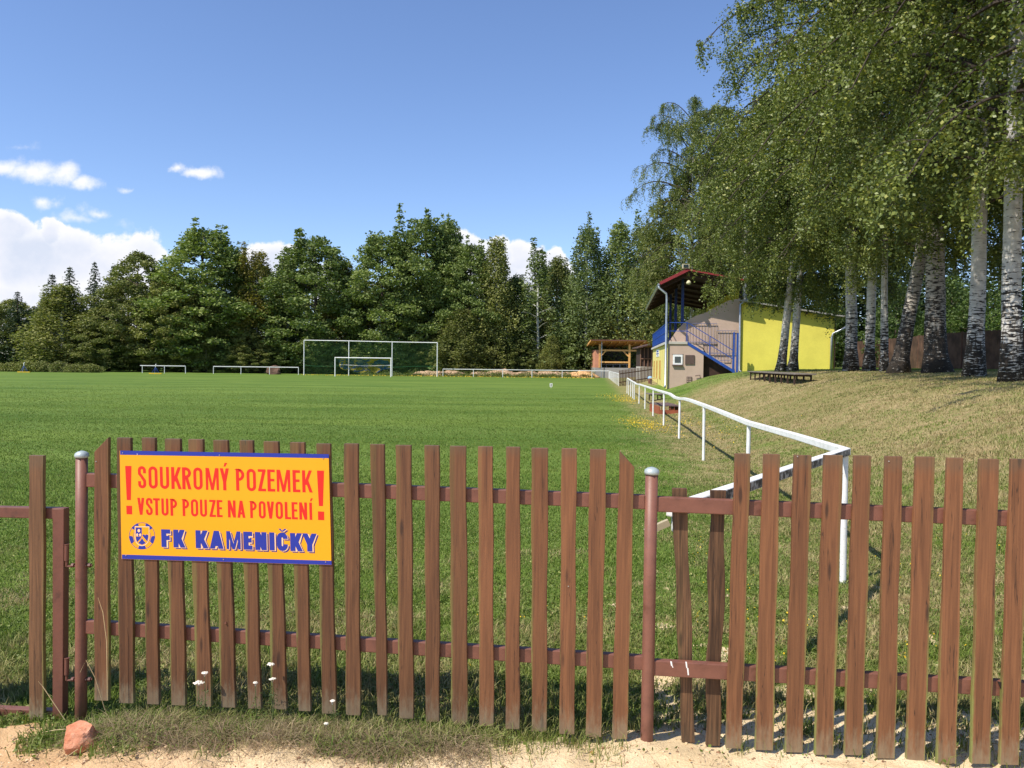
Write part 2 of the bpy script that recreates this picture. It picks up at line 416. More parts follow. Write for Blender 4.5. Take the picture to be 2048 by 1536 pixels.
def ground_mat():
    t = MT('ground'); sand = t.attr('sand'); dry = t.attr('dry'); straw = t.attr('straw')
    nA = t.noise(.35, 5, .6); nB = t.noise(2.2, 6, .65); nC = t.noise(24, 5, .7); nD = t.noise(110, 4, .7)
    # pitch
    g = t.mix(t.ramp(nA, .35, .65), (.088, .155, .024), (.120, .192, .030))
    g = t.mix(t.ramp(nB, .40, .70, 0, .6), g, (.135, .185, .04))
    g = t.mix(t.ramp(nC, .30, .62, .55, 0), g, (.035, .065, .014))
    # mown stripes on the far half
    sv = t.noise(1.0, 5, .65, t.scale(t.obj, (.07, .30, 1)), .5); g = t.mix(t.ramp(sv, .47, .62, 0, .55), g, (.17, .235, .045)); g = t.mix(t.ramp(sv, .46, .34, 0, .5), g, (.055, .115, .018))
    w = t.n('ShaderNodeTexWave', wave_type='BANDS', bands_direction='Y'); w.inputs['Scale'].default_value = .055; w.inputs['Distortion'].default_value = 1.4; w.inputs['Detail'].default_value = 2
    t.l(t.obj, w.inputs['Vector']); g = t.mix(t.ramp(w.outputs[1], .3, .7, 0, .38), g, (.135, .205, .045))
    d = t.mix(t.ramp(nB, .35, .65), (.30, .235, .12), (.40, .31, .165)); d = t.mix(t.ramp(nA, .45, .62, 0, .55), d, (.17, .165, .05))
    nE = t.noise(5.5, 6, .7); d = t.mix(t.ramp(nE, .50, .62, 0, .85), d, (.15, .175, .05)); d = t.mix(t.ramp(t.noise(1.1, 5, .7), .50, .62, 0, .6), d, (.19, .19, .07))
    d = t.mix(t.ramp(nC, .3, .6, .4, 0), d, (.10, .085, .035))
    dm = t.math('ADD', dry, t.math('MULTIPLY', t.math('SUBTRACT', nB, .5), .9)); dm = t.ramp(dm, .25, .75)
    c = t.mix(dm, g, d)
    s1 = t.mix(t.ramp(nB, .35, .65), (.66, .50, .29), (.78, .62, .40)); s1 = t.mix(t.ramp(nD, .55, .68, 0, .5), s1, (.38, .24, .12))
    s1 = t.mix(t.ramp(nC, .60, .72, 0, .55), s1, (.34, .21, .11))
    x, y, z = t.sep(); s1 = t.mix(t.ramp(x, -.6, -2.1, 0, .6), s1, (.50, .27, .12))
    sm = t.ramp(t.math('ADD', sand, t.math('MULTIPLY', t.math('SUBTRACT', nC, .5), .8)), .35, .65)
    c = t.mix(sm, c, s1)
    st = t.mix(t.ramp(nC, .35, .65), (.10, .065, .04), (.26, .18, .11))
    c = t.mix(t.ramp(t.math('ADD', straw, t.math('MULTIPLY', t.math('SUBTRACT', nC, .5), .9)), .35, .65), c, st)
    t.bump(t.math('ADD', nC, t.math('MULTIPLY', nD, .6)), .7, .02)
    return t.fin(c, .95, 0, .1)
def nonuni(a, b, lo, hi, step, grow, mx):
    xs = list(np.arange(lo, hi, step)); s = step; x = hi
    while x < b: xs.append(x); s = min(s*grow, mx); x += s
    xs.append(b); s = step; x = lo - step
    pre = []
    while x > a: pre.append(x); s = min(s*grow, mx); x -= s
    pre.append(a); return np.array(sorted(set(pre)) + xs)
def dryness(x, y):
    s = bank_s(x, y); d = .9*ss(s, 1.2, 3.2) + (.60*ss(s, -2.0, .2)*(1-ss(s, .4, 1.6)) + .45*ss(s, .3, 1.2)*(1-ss(s, 1.4, 3)))
    d = d*(1 - .55*ss(s, 9, 12)*(ss(y, 24, 34)))
    near = (1-ss(y, 4.2, 8.5))*.42
    bldg = ss(y, 34, 40)*(1-ss(y, 50, 60))*ss(s, .8, 2)*.55
    return np.clip(np.maximum(d - bldg, near), 0, 1)
def strawmask(x, y):
    fr = fence_y(x) - y
    return np.exp(-((fr-.22)/.12)**2)*ss(x, -2.0, -1.7)*(1-ss(x, -.9, .1))*ss(fbm(x, y, 3, 3, 21), .2, .5)
def make_ground():
    xs = nonuni(-900, 900, -2.6, 3.2, .03, 1.045, 60); ys = nonuni(-40, 1800, 2.2, 6.0, .03, 1.04, 60)
    X, Y = np.meshgrid(xs, ys); Z = gz(X, Y); nx, ny = len(xs), len(ys)
    v = np.stack([X, Y, Z], -1).reshape(-1, 3)
    idx = np.arange(nx*ny).reshape(ny, nx)
    q = np.stack([idx[:-1, :-1], idx[:-1, 1:], idx[1:, 1:], idx[1:, :-1]], -1).reshape(-1, 4)
    me = fastmesh('ground', v, q.ravel(), np.arange(len(q))*4, ground_mat(),
                  {'sand': sandmask(X, Y).ravel()*(1-ss(Y, 9, 12)).ravel(), 'dry': dryness(X, Y).ravel(), 'straw': strawmask(X, Y).ravel()}, True)
    o = link('ground', me); o['kind'] = 'structure'
make_ground()

# ------------------------------------------------------------------ grass and other ground cover
def blades_mesh(name, P, h, w, lean, mat, attrs, azim=None):
    n = len(P); az = rng.uniform(0, 2*np.pi, n) if azim is None else azim
    la = rng.uniform(0, 2*np.pi, n)
    dx = np.stack([np.cos(az), np.sin(az), np.zeros(n)], 1)*(w/2)[:, None]
    ld = np.stack([np.cos(la), np.sin(la), np.zeros(n)], 1)*(lean*h)[:, None]
    up = np.zeros((n, 3)); up[:, 2] = h
    b0 = P-dx; b1 = P+dx; m = P + up*.55 + ld*.3; m0 = m-dx*.75; m1 = m+dx*.75; tip = P + up*(1-.25*lean[:, None]) + ld
    V = np.stack([b0, b1, m0, m1, tip], 1).reshape(-1, 3)
    base = (np.arange(n)*5)[:, None]; lo = (base + np.array([0, 1, 3, 2, 2, 3, 4])).ravel()
    st = ((np.arange(n)*7)[:, None] + np.array([0, 4])).ravel()
    return fastmesh(name, V, lo, st, mat, {k: np.repeat(a, 5) for k, a in attrs.items()})
def grass_mat(name='grass blades'):
    t = MT(name); d = t.attr('dry'); r = t.attr('rnd')
    g = t.mix(r, (.082, .145, .019), (.215, .290, .048)); dd = t.mix(r, (.27, .21, .09), (.56, .45, .24))
    c = t.mix(d, g, dd); t.fin(c, .6, 0, .25)
    tl = t.n('ShaderNodeBsdfTranslucent'); t.l(c, tl.inputs[0]); mx = t.n('ShaderNodeMixShader'); mx.inputs[0].default_value = .3
    t.l(t.b.outputs[0], mx.inputs[1]); t.l(tl.outputs[0], mx.inputs[2]); t.l(mx.outputs[0], t.out.inputs[0]); return t.m
M_GRASS = grass_mat()
def frustum_pts(n, d0, d1, power=1.0, ulo=-.72, uhi=.72):
    # density falls off with distance
    t = rng.uniform(0, 1, n); D = (d0**(2-power) + t*(d1**(2-power) - d0**(2-power)))**(1/(2-power)) if power != 2 else d0*(d1/d0)**t
    u = rng.uniform(ulo, uhi, n); return u*D, D
def make_grass(name, n, d0, d1, power, hr, wr, label, density=None):
    x, y = frustum_pts(n, d0, d1, power)
    sm = sandmask(x, y)*(1-ss(y, 8, 10))
    keep = (rng.uniform(0, 1, n) > sm*1.0) & (rng.uniform(0, 1, n) > .5*strawmask(x, y))
    keep &= rng.uniform(0, 1, n) > ss(y, 26, 62)*(y > 12)
    keep &= rng.uniform(0, 1, n) < (.45 + .9*fbm(x, y, 3.0, 3, 31))
    # nothing grows through the building
    keep &= ~((y > 44.5) & (y < 70) & (x > 9.1 + (y-46)*.135) & (x < 21))
    x = x[keep]; y = y[keep]; n = len(x)
    dr = dryness(x, y); rr = rng.uniform(0, 1, n)
    if d0 > 5: rr = np.clip(rr*.6 + (fbm(x*.2, y, .35, 4, 71)-.3)*.9, 0, 1)
    patch = fbm(x, y, 1.6, 4, 41)
    patch2 = fbm(x, y, 5.0, 4, 43); dryp = np.clip(dr*.95 + ((patch-.5)*1.5 + (patch2-.5)*1.6)*(dr > .08) + rng.normal(0, .20, n) - .10 - .16*(bank_s(x, y) > 1.5)*(patch > .5), 0, 1)
    h = rng.uniform(hr[0], hr[1], n)*(.6+.8*fbm(x, y, 2.3, 3, 51)); s = bank_s(x, y)
    h = h*(1+.35*ss(s, -.5, 1.5))*(1 + .6*(1-ss(y, 4, 6)))
    w = rng.uniform(wr[0], wr[1], n)*(.7 + .3*y/d0)
    P = np.stack([x, y, gz(x, y) - .004], 1)
    me = blades_mesh(name, P, h, w, rng.uniform(.2, 1.1, n), M_GRASS, {'dry': dryp, 'rnd': rr})
    tag(link(name, me), label, 'grass', kind='stuff')
make_grass('grass', 330000, 3.0, 12, 1.35, (.018, .052), (.0035, .0065), 'short grass growing between fence and pitch, partly dried')
make_grass('grass', 420000, 12, 62, 1.9, (.018, .042), (.009, .015), 'mown grass of the pitch and bank farther out')

# ------------------------------------------------------------------ leaves
def leaves_mesh(name, C, size, mat, clump, aspect=.62, flat=None):
    n = len(C); a = rng.normal(size=(n, 3)); a /= np.linalg.norm(a, axis=1)[:, None]
    b = rng.normal(size=(n, 3))
    if flat is not None: a[:, 2] *= flat; a /= np.linalg.norm(a, axis=1)[:, None]
    b -= (a*b).sum(1)[:, None]*a; b /= np.linalg.norm(b, axis=1)[:, None]
    s = (np.ones(n)*size if np.isscalar(size) else size)[:, None]
    V = np.stack([C-a*s, C-b*s*aspect-a*s*.15, C+a*s, C+b*s*aspect-a*s*.15], 1).reshape(-1, 3)
    rr = rng.uniform(0, 1, n)
    return fastmesh(name, V, np.arange(4*n), np.arange(n)*4, mat, {'rnd': np.repeat(rr, 4), 'clump': np.repeat(clump, 4)})

def birch_big(seed, H, Rr, cb, tr, mat_l, nlimb=40, nsub=9, ntw=9, nl=28, leaf=.036, lean=(0, 0), curve=.3, bark=None, prof=None, flare=1.5, drop=1.2, azf=None):
    r = random.Random(seed); root = empty('birch_tree')
    # trunk
    pts = []; rad = []; wx = r.uniform(-1, 1)*curve; wy = r.uniform(-1, 1)*curve
    for k in range(19):
        t = k/18; z = H*.97*t - .15
        pts.append(Vector((lean[0]*z*(1-.35*t) + wx*math.sin(t*3.0), lean[1]*z*(1-.35*t) + wy*math.sin(t*2.4), z)))
        rad.append(tr*(1-t)**.85*(1 + (flare-1)*math.exp(-(z+.15)/.35)) + .015)
    def tp(z):
        f = max(0, min(17.99, (z+.15)/(H*.97)*18)); i = int(f); return pts[i].lerp(pts[i+1], f-i)
    tb = MB(); tb.tube(pts, rad, 16)
    # bumpy trunk
    for i, v in enumerate(tb.v):
        c = tp(v[2]); d = Vector((v[0]-c.x, v[1]-c.y, 0)); a = math.atan2(d.y, d.x)
        k = 1 + .07*math.sin(3*a + seed + v[2]*1.3) + .05*math.sin(5*a + v[2]*3.1) + .10*math.exp(-v[2]/.4)*math.sin(5*a+seed)
        tb.v[i] = (c.x + d.x*k, c.y + d.y*k, v[2])
    LB = MB(); anchors = []; aw = []
    for i in range(nlimb):
        lv = r.random(); u = (i+.5)/nlimb; z0 = cb + (H*.96-cb)*u**1.05; az = i*2.39996 + r.uniform(-.4, .4)
        ln = Rr*(prof(u) if prof else (1-.62*u**3.2)*(.55+.45*min(1, u*5)))*r.uniform(.78, 1.12)
        if azf: ln *= azf(az)
        p0 = tp(z0); rise = r.uniform(.35, .7)*(1 if u < .7 else 1.6); path = []
        for k in range(9):
            t = k/8; rr = ln*t; zz = ln*(rise*t - .62*t*t*t*(1.2 if u < .6 else .9))
            path.append(p0 + Vector((math.cos(az + .25*math.sin(t*3+i))*rr, math.sin(az + .25*math.sin(t*3+i))*rr, zz)))
        r0 = .018 + .012*ln
        LB.tube(path, [r0*(1-.85*k/8) for k in range(9)], 5, False)
        for j in range(nsub):
            if r.random() < .12: continue
            t = .25 + .75*(j+r.random())/nsub; f = min(7.99, t*8); k = int(f); q = path[k].lerp(path[k+1], f-k)
            sl = ln*r.uniform(.16, .36)*(1.25-t*.5); sa = az + r.uniform(-1.5, 1.5); se = r.uniform(-.1, .5)
            sp = [q + Vector((math.cos(sa)*sl*w, math.sin(sa)*sl*w, sl*(se*w - .6*w*w))) for w in (0, .33, .66, 1)]
            LB.tube(sp, [.012, .009, .006, .003], 3, False)
            for m in range(ntw):
                w = r.random(); g = min(2.99, w*3); kk = int(g); a0 = sp[kk].lerp(sp[kk+1], g-kk)
                anchors.append(a0); aw.append(.6*lv + .4*r.random())
    A = np.array([tuple(a) for a in anchors]); n = len(A)
    tl = rng.uniform(.25, 1.0, n)*drop*np.clip(.4 + A[:, 2]*0+.7, 0, 1.2)
    tt = rng.uniform(0, 1, (n, nl)); drift = rng.normal(0, .22, (n, 1, 2))
    C = np.repeat(A[:, None, :], nl, 1).copy()
    C[:, :, 2] -= tt*tl[:, None]; C[:, :, :2] += drift*tt[:, :, None]
    C += rng.normal(0, .055, C.shape)
    cl = np.repeat(np.clip(np.array(aw)[:, None]*.8 + rng.uniform(0, .2, (n, 1)), 0, 1), nl, 1)
    C = C.reshape(-1, 3); me = leaves_mesh('crown', C, rng.uniform(leaf*.6, leaf*1.15, len(C)), mat_l, cl.ravel(), .72, .9)
    a = link('crown', me, root); b = tb.build('trunk', bark or M_BARK, root, smooth=True); c = LB.build('limb', M_LIMB, root)
    KIDS[root.name] = [a, b, c]
    return root

def blob_tree(seed, name, H, Rr, mat_l, nclump=110, per=95, leaf=.15, prof=None, droop=0.0, bark=M_BROWN, tr=.16, cr=1.0, z0=.05, flat=.6, spires=0):
    r = random.Random(seed); root = empty(name); C = []; CL = []
    prof = prof or (lambda t: math.sin(math.pi*min(1, t**.75*.97+.05))**.7)
    items = []
    for i in range(nclump):
        t = (i+r.random())/nclump; t = z0 + (.97-z0)*t; az = i*2.39996 + r.uniform(-.3, .3); rad = Rr*prof(t)*r.uniform(.55, 1.0)
        items.append((rad*math.cos(az), rad*math.sin(az), H*t*.97, cr*(.55+.55*prof(t))*r.uniform(.7, 1.25)))
    for k in range(spires):
        a = r.uniform(0, 6.28); q = Rr*r.uniform(.15, .55); top = H*r.uniform(.9, 1.03)
        for j in range(7): items.append((q*math.cos(a), q*math.sin(a), top - j*.5, -(.10*cr + .10*cr*j)))
    for (x, y, z, s) in items:
        sp = s < 0; s = abs(s)
        n = int(16 + 120*s) if sp else int(per*max(.35, min(1.6, s*s/cr/cr))); d = rng.normal(size=(n, 3)); d /= np.linalg.norm(d, axis=1)[:, None]
        q = d*(rng.uniform(.35, 1.0, n)**.6)[:, None]*s; q[:, 2] *= flat
        if droop: q[:, 2] -= droop*rng.uniform(0, 1, n)*s*(.4+np.abs(q[:, 0])/s); q[:, :2] *= .75
        q += np.array([x, y, z]) + rng.normal(0, .12*cr, (n, 3)); C.append(q); CL.append(np.full(n, r.random()))
    C = np.concatenate(C); C[:, 2] = np.maximum(C[:, 2], .05)
    me = leaves_mesh('crown', C, rng.uniform(leaf*.6, leaf*1.2, len(C)), mat_l, np.concatenate(CL), .7)
    tb = MB(); tb.tube([(0, 0, -.2), (.05, 0, H*.2), (.15, .05, H*.5), (.05, 0, H*.93)], [tr*1.3, tr, tr*.7, .02], 8)
    for i in range(16):
        az = i*2.4; zz = H*(.2+.6*i/16); l = Rr*.7*prof(.2+.6*i/16)
        tb.tube([(0.1, 0, zz), (l*.5*math.cos(az), l*.5*math.sin(az), zz+l*.35), (l*math.cos(az), l*math.sin(az), zz+l*.5)], [.06, .04, .015], 4, False)
    a = link('crown', me, root); b = tb.build('trunk', bark, root, smooth=True); KIDS[root.name] = [a, b]
    return root

def spruce_tree(seed, H, Rr):
    r = random.Random(seed); root = empty('spruce_tree'); C = []; CL = []; S = []
    nw = int(H/.42)
    for i in range(nw):
        t = i/nw; z = H*(.06+.94*t); L_ = Rr*(1-t)**.85*r.uniform(.85, 1.1) + .15; nb = 9 if t < .8 else 5
        for j in range(nb):
            az = j*2*math.pi/nb + i*.7 + r.uniform(-.2, .2); l = L_*r.uniform(.75, 1.12); k = int(10 + 22*l/Rr)
            w = rng.uniform(0, 1, k)**.7; rr = l*w; side = rng.normal(0, .16, k)*(.3+w)*l/Rr*1.6
            x = math.cos(az)*rr - math.sin(az)*side; y = math.sin(az)*rr + math.cos(az)*side
            zz = z - .38*rr + .10*rr*w + rng.normal(0, .07, k) - rng.uniform(0, .28, k)*w
            C.append(np.stack([x, y, zz], 1)); CL.append(np.full(k, r.random())); S.append(np.full(k, .11 + .09*(1-t)))
    C = np.concatenate(C); C[:, 2] = np.maximum(C[:, 2], .05)
    me = leaves_mesh('crown', C, np.concatenate(S)*rng.uniform(.7, 1.2, len(C)), M_SPRUCEL, np.concatenate(CL), .5, .7)
    tb = MB(); tb.tube([(0, 0, -.2), (0, 0, H*.5), (0, 0, H*.99)], [.2, .12, .015], 8)
    a = link('crown', me, root); b = tb.build('trunk', M_BROWN, root, smooth=True); KIDS[root.name] = [a, b]
    return root

def place(proto, used, name, x, y, h_scale, w_scale, rz, label, cat, group=None, z=None):
    o = proto if not used.get(proto.name) else copy_tree(proto)
    used[proto.name] = True
    o.location = (x, y, float(gz(x, y)) if z is None else z); o.scale = (w_scale, w_scale, h_scale); o.rotation_euler = (0, 0, rz)
    tag(o, label, cat, group); return o
USED = {}
PH = 15.0
pr_pop = lambda t: (math.sin(math.pi*min(1, (t*.9+.1)))**.8 if t < .55 else (1-t)**.62*1.55)
P_POP = [blob_tree(s, 'broadleaf_tree', PH, 3.6, M_BROADL, 125, 250, .115, pr_pop, 0, flat=.5, cr=.82, spires=4) for s in (1, 2, 3)]
P_BRD = [blob_tree(s, 'broadleaf_tree', PH, 4.2, M_OLIVEL, 125, 250, .115, None, .2, flat=.5, cr=.86) for s in (4, 5)]
pr_bir = lambda t: (.8 if t < .4 else .8*(1-(t-.4)/.62)+.06)
P_BIR = [blob_tree(s, 'birch_tree', PH, 2.9, m, 150, 170, .105, pr_bir, 1.6, M_BARKF, .12, .85, .10, .8, 2) for s, m in ((6, M_DROOPL), (7, M_OLIVEL))]
P_YEL = [blob_tree(8, 'birch_tree', PH, 2.6, M_YELL, 110, 140, .10, pr_bir, .9, M_BARKF, .11, .9, .15, .7, 2)]
P_THIN = [blob_tree(9, 'birch_tree', PH, 2.2, M_DROOPL, 75, 40, .11, pr_bir, .9, M_BARKF, .10, .8, .12, .8, 3)]
P_SPR = [spruce_tree(s, PH, 3.0) for s in (10, 11)]
ZF = -.45
def forest(proto, px, D, topy, halfw_px, label, cat='tree', group='trees along the edge of the wood', protow=3.6):
    if D > 100 and cat != 'bush': D += 8 + (4 if px > 1150 and cat == 'sapling' else 0)
    hor = 724 + (px-1024)*ROLL; h = (hor-topy)/FPX*D + CAMZ - ZF; x = (px-1024)/FPX*D; hw = halfw_px/FPX*D
    return place(proto, USED, None, x, D, h/PH, hw/(protow*.70), random.uniform(0, 6.28), label, cat, group, ZF)
A, B, C3 = P_POP; O1, O2 = P_BRD; D1, D2 = P_BIR; YE = P_YEL[0]; TH = P_THIN[0]; S1, S2 = P_SPR
front = [
 (S1, 36, 116, 580, 36, 'dark spruce with pointed top, nearest the left edge of the wood', 3.0),
 (O2, -30, 118, 585, 60, 'green tree cut off by the left picture edge', 4.2),
 (D2, 128, 112, 560, 66, 'olive birch with pale leaning trunk in front of the left spruces', 2.9),
 (S2, 105, 124, 545, 40, 'spruce left of the twin spruce tops behind the pale leaning birch', 3.0),
 (S1, 140, 126, 530, 44, 'tallest of the spruce tops behind the pale leaning birch', 3.0),
 (S2, 190, 124, 520, 34, 'lone narrow spruce top standing right of the pale leaning birch', 3.0),
 (S1, 226, 126, 528, 30, 'small spruce tip beside the round olive tree', 3.0),
 (O1, 278, 114, 492, 72, 'broad olive tree left of the tallest left-hand tree', 4.2),
 (O2, 215, 110, 610, 55, 'low olive tree in front of the narrow spruce top', 4.2),
 (A, 408, 114, 447, 84, 'tallest broad green tree of the left half, above the short white rail', 3.6),
 (O1, 350, 112, 540, 60, 'lower olive tree at the foot of the tallest left-hand tree', 4.2),
 (C3, 470, 117, 490, 42, 'narrow green tree squeezed right of the tallest left-hand tree', 3.6),
 (YE, 515, 114, 488, 46, 'yellowish thin birch above the long white rail', 2.6),
 (B, 628, 114, 462, 78, 'broad pointed green tree above the left post of the ball net', 3.6),
 (TH, 572, 117, 500, 40, 'thin pale tree between the yellowish birch and the pointed tree', 2.2),
 (YE, 690, 118, 510, 44, 'yellow-green tree between two big green ones above the ball net', 2.6),
 (A, 765, 114, 458, 66, 'green tree with ragged top left of the triple-topped tree', 3.6),
 (B, 848, 116, 422, 66, 'tallest tree of the wood, first of its three pointed tops', 3.6),
 (C3, 893, 117, 428, 44, 'tall tree with pointed top at the right of the triple tops', 3.6),
 (A, 940, 114, 478, 50, 'green tree directly right of the triple tops', 3.6),
 (D2, 988, 113, 460, 46, 'slender birch with pointed top in front of the white cloud', 2.9),
 (D2, 920, 110, 610, 44, 'low yellowish tree behind the right post of the ball net', 2.6),
 (D1, 1030, 115, 540, 42, 'low birch in the dip of the tree line', 2.9),
 (TH, 1076, 113, 480, 46, 'thin see-through birch with white trunk in front of the cloud', 2.2),
 (D2, 1112, 117, 500, 40, 'birch with light top right of the see-through birch', 2.9),
 (D1, 1170, 113, 436, 52, 'weeping birch with hanging twigs, left of the twin-topped one', 2.9),
 (D1, 1236, 114, 428, 58, 'weeping birch with twin tops above the timber shelter', 2.9),
 (O2, 1290, 118, 450, 52, 'tree at the right end of the far row, beside the grandstand roof', 4.2),
]
for (p, px, D, ty, hw, lb, pw) in front: forest(p, px, D, ty, hw, lb, 'tree', None, pw)
LMK = [(-60, 'the bushes cut by the left edge'), (48, 'the leftmost sprinkler'), (150, 'the right end of the low hedge'), (285, 'the left post of the short railing'), (371, 'the right post of the short railing'), (400, 'the gap between the two left railings'),
  (427, 'the left post of the long railing'), (482, 'the second post of the long railing'), (547, 'the brown boulder'), (597, 'the right post of the long railing'), (640, 'the left bay of the ball net'), (697, 'the second ball net post'),
  (740, 'the middle of the goal'), (785, 'the third ball net post'), (830, 'the right bay of the ball net'), (875, 'the right ball net post'), (947, 'the first bay of the railing by the earth heaps'), (1005, 'the third post of the railing by the earth heaps'),
  (1064, 'the middle of the railing by the earth heaps'), (1124, 'the railing bay left of the orange sand'), (1168, 'the orange sand heap'), (1230, 'the left half of the timber shelter'), (1280, 'the right half of the timber shelter'), (1340, 'the grandstand'), (1420, 'the yellow annexe'), (1700, 'the birches on the bank')]
SEEN = set()
def spot(px, what, tail=''):
    for lx, nm in sorted(LMK, key=lambda q: abs(q[0]-px)):
        for side in (['right behind'] if abs(lx-px) < 14 else []) + (['a little left of', 'farther left of'] if px < lx else ['a little right of', 'farther right of']):
            lb = '%s %s %s%s' % (what, side, nm, tail)
            if lb not in SEEN and len(lb.split()) <= 16: SEEN.add(lb); return lb
k = 0
for i in range(30):       # filling trees deeper in the wood
    px = -80 + i*50 + random.uniform(-12, 12); D = random.uniform(126, 140)
    ty = 528 if px > 250 else 592
    forest([S1, S2, O1, S2, A][i % 5], px, D, ty + random.uniform(-12, 25), 46, spot(px, 'dark tree deep in the wood'), 'tree', 'dark trees deep in the wood', 3.2)
for i in range(34):       # undergrowth along the wood edge
    px = 150 + i*34 + random.uniform(-10, 10); D = random.uniform(110, 113)
    if 955 < px < 1022 or 1058 < px < 1095 or 836 < px < 862: continue
    forest([O1, O2, A, D2, B][i % 5], px, D, 668 + random.uniform(-28, 30), 30, spot(px, 'low bushy sapling'), 'sapling', 'saplings at the foot of the wood', 3.8)
P_BUSH = blob_tree(15, 'bush', 1.5, 1.5, M_OLIVEL, 40, 90, .10, None, 0, cr=.5, tr=.04, flat=.8)
def bushat(px, label, cat, group):
    o = P_BUSH if not USED.get('b') else copy_tree(P_BUSH); USED['b'] = 1; D = 109 + random.uniform(-.5, .5)
    o.location = ((px-1024)/FPX*D, D, ZF-.1); o.scale = (1.0, 1.0, random.uniform(.75, 1.0)); o.rotation_euler = (0, 0, random.uniform(0, 6)); tag(o, label, cat, group)
hedge_x = [-10, 22, 54, 86, 118, 150, 182]
for i, px in enumerate(hedge_x):
    bushat(px, ['bush cut by the left picture edge', 'bush left of the leftmost sprinkler', 'bush right behind the leftmost sprinkler', 'bush just right of the leftmost sprinkler', 'middle bush between sprinkler and the hedge end', 'last bush but one of the low hedge', 'last bush at the right end of the low hedge'][i], 'bush', 'low bushes at the left end of the pitch')

# --- trees behind the grandstand and the right-hand fence
for (p, px, D, ty, hw, lb, pw) in [
 (O1, 1395, 78, 330, 90, 'tall tree right behind the grandstand', 4.2),
 (D1, 1480, 84, 300, 90, 'weeping tree farther back behind the yellow annexe', 2.9),
 (A, 1580, 80, 320, 90, 'green tree behind the twin birches and the yellow annexe', 3.6),
 (S1, 1830, 66, 440, 90, 'spruce behind the board fence between the leaning birches', 3.0),
 (S2, 1905, 74, 505, 70, 'spruce behind the board fence beside the street lamp', 3.0),
 (S1, 1700, 70, 470, 80, 'dark spruce behind the end of the yellow annexe', 3.0),
 (S2, 1770, 78, 480, 80, 'dark spruce behind the thinnest birch trunk', 3.0),
 (S1, 1995, 62, 480, 80, 'spruce behind the board fence between the two rightmost birches', 3.0),
 (S2, 2075, 66, 470, 90, 'spruce behind the board fence at the right picture edge', 3.0)]:
    forest(p, px, D, ty, hw, lb, 'tree', None, pw).location.z = 1.5
P_SHR = blob_tree(14, 'leafy_shrub', PH, 4.6, M_SHRUBL, 100, 90, .2, None, 0, cr=1.2, tr=.1)
for (px, D, ty, hw, lb) in [(1900, 60, 590, 42, 'light green shrub behind the board fence left of the street lamp'), (1962, 56, 600, 46, 'light green shrub behind the board fence right of the street lamp'),
                            (1660, 66, 640, 40, 'light green shrub behind the right end of the yellow annexe'), (1790, 58, 610, 40, 'light green shrub seen between the thin and the leaning birch')]:
    forest(P_SHR, px, D, ty, hw, lb, 'shrub', None, 4.6).location.z = 1.4

# --- near birches on the bank
def putb(o, px, D, rz, label, sh=1, sw=1):
    x = (px-1024)/FPX*D; o.location = (x, D, float(gz(x, D)) - .02); o.rotation_euler = (0, 0, rz); o.scale = (sw, sw, sh)
    tag(o, label, 'birch'); return o
BA = birch_big(21, 19.0, 5.6, 4.2, .155, M_BIRCHL, 60, 10, 9, 26, .047, (.03, 0), .25)
BB = birch_big(22, 20.0, 5.4, 4.6, .19, M_BIRCHL, 62, 10, 9, 26, .047, (-.02, .01), .3)
BC = birch_big(23, 14.0, 5.0, 4.0, .24, M_BIRCHL, 42, 10, 9, 26, .044, (.16, .0), .2, M_BARKD, flare=1.6)
BT = birch_big(24, 15.0, 3.4, 5.0, .13, M_BIRCHL, 30, 8, 8, 22, .044, (.01, 0), .2)
putb(BT, 1768, 30, 1.0, 'thinnest white birch trunk, standing left of the big leaning one')
putb(BB, 2022, 17, 2.2, 'thick white birch at the right edge of the picture')
putb(BC, 1795, 26.5, 0.0, 'dark cracked old birch leaning to the right')
def cpb(src, *a, **k):
    o = copy_tree(src); return putb(o, *a, **k)
BW = birch_big(31, 15.5, 5.4, 4.0, .19, M_BIRCHL, 46, 10, 9, 27, .047, (.03, 0), .25, azf=lambda az: 1 - .62*max(0, math.sin(az)))
putb(BW, 1562, 39, 0.1, 'left of the twin birches in front of the yellow annexe', .98, 1.05)
cpb(BW, 1585, 38.3, -0.4, 'right of the twin birches in front of the yellow annexe', .95, 1.0)
cpb(BB, 1703, 33, 3.1, 'white birch nearest the right end of the yellow annexe', 1.15, 1.2)
cpb(BA, 1737, 32, 4.0, 'stout white birch between the annexe end and the thinnest birch', 1.1, 1.15)
BG = birch_big(25, 16.0, 5.2, 4.6, .33, M_BIRCHL, 44, 10, 9, 26, .044, (-.01, .0), .25, M_BARKD, flare=1.45)
putb(BG, 1873, 25.5, 0.5, 'very thick gnarled birch with scarred bark right of the leaning one')
cpb(BB, 1948, 20.5, 5.1, 'straight white birch between the gnarled one and the rightmost', .95, 1.0)
cpb(BA, 2290, 13.0, 2.5, 'birch whose twigs hang in at the upper right corner', .9, .95)
cpb(BB, 2230, 24, 1.5, 'birch just outside the right edge of the picture', 1.0, 1.0)
for o_ in bpy.data.objects:
    if o_.get('label', '').startswith('left of the twin'): o_.rotation_euler[1] = R_(5)
    if o_.get('label', '').startswith('right of the twin'): o_.rotation_euler[1] = R_(4)
putb(BA, 1382, 73, 1.7, 'tall birch behind the grandstand roof, leftmost of the big crowns', 1.30, 1.16)
bk = cpb(BB, 1445, 52, .7, 'birch crown rising right above the grandstand roof', 1.15, 1.0); bk.location = (20.2, 69, 1.0); bk.scale = (1.3, 1.3, 1.16)

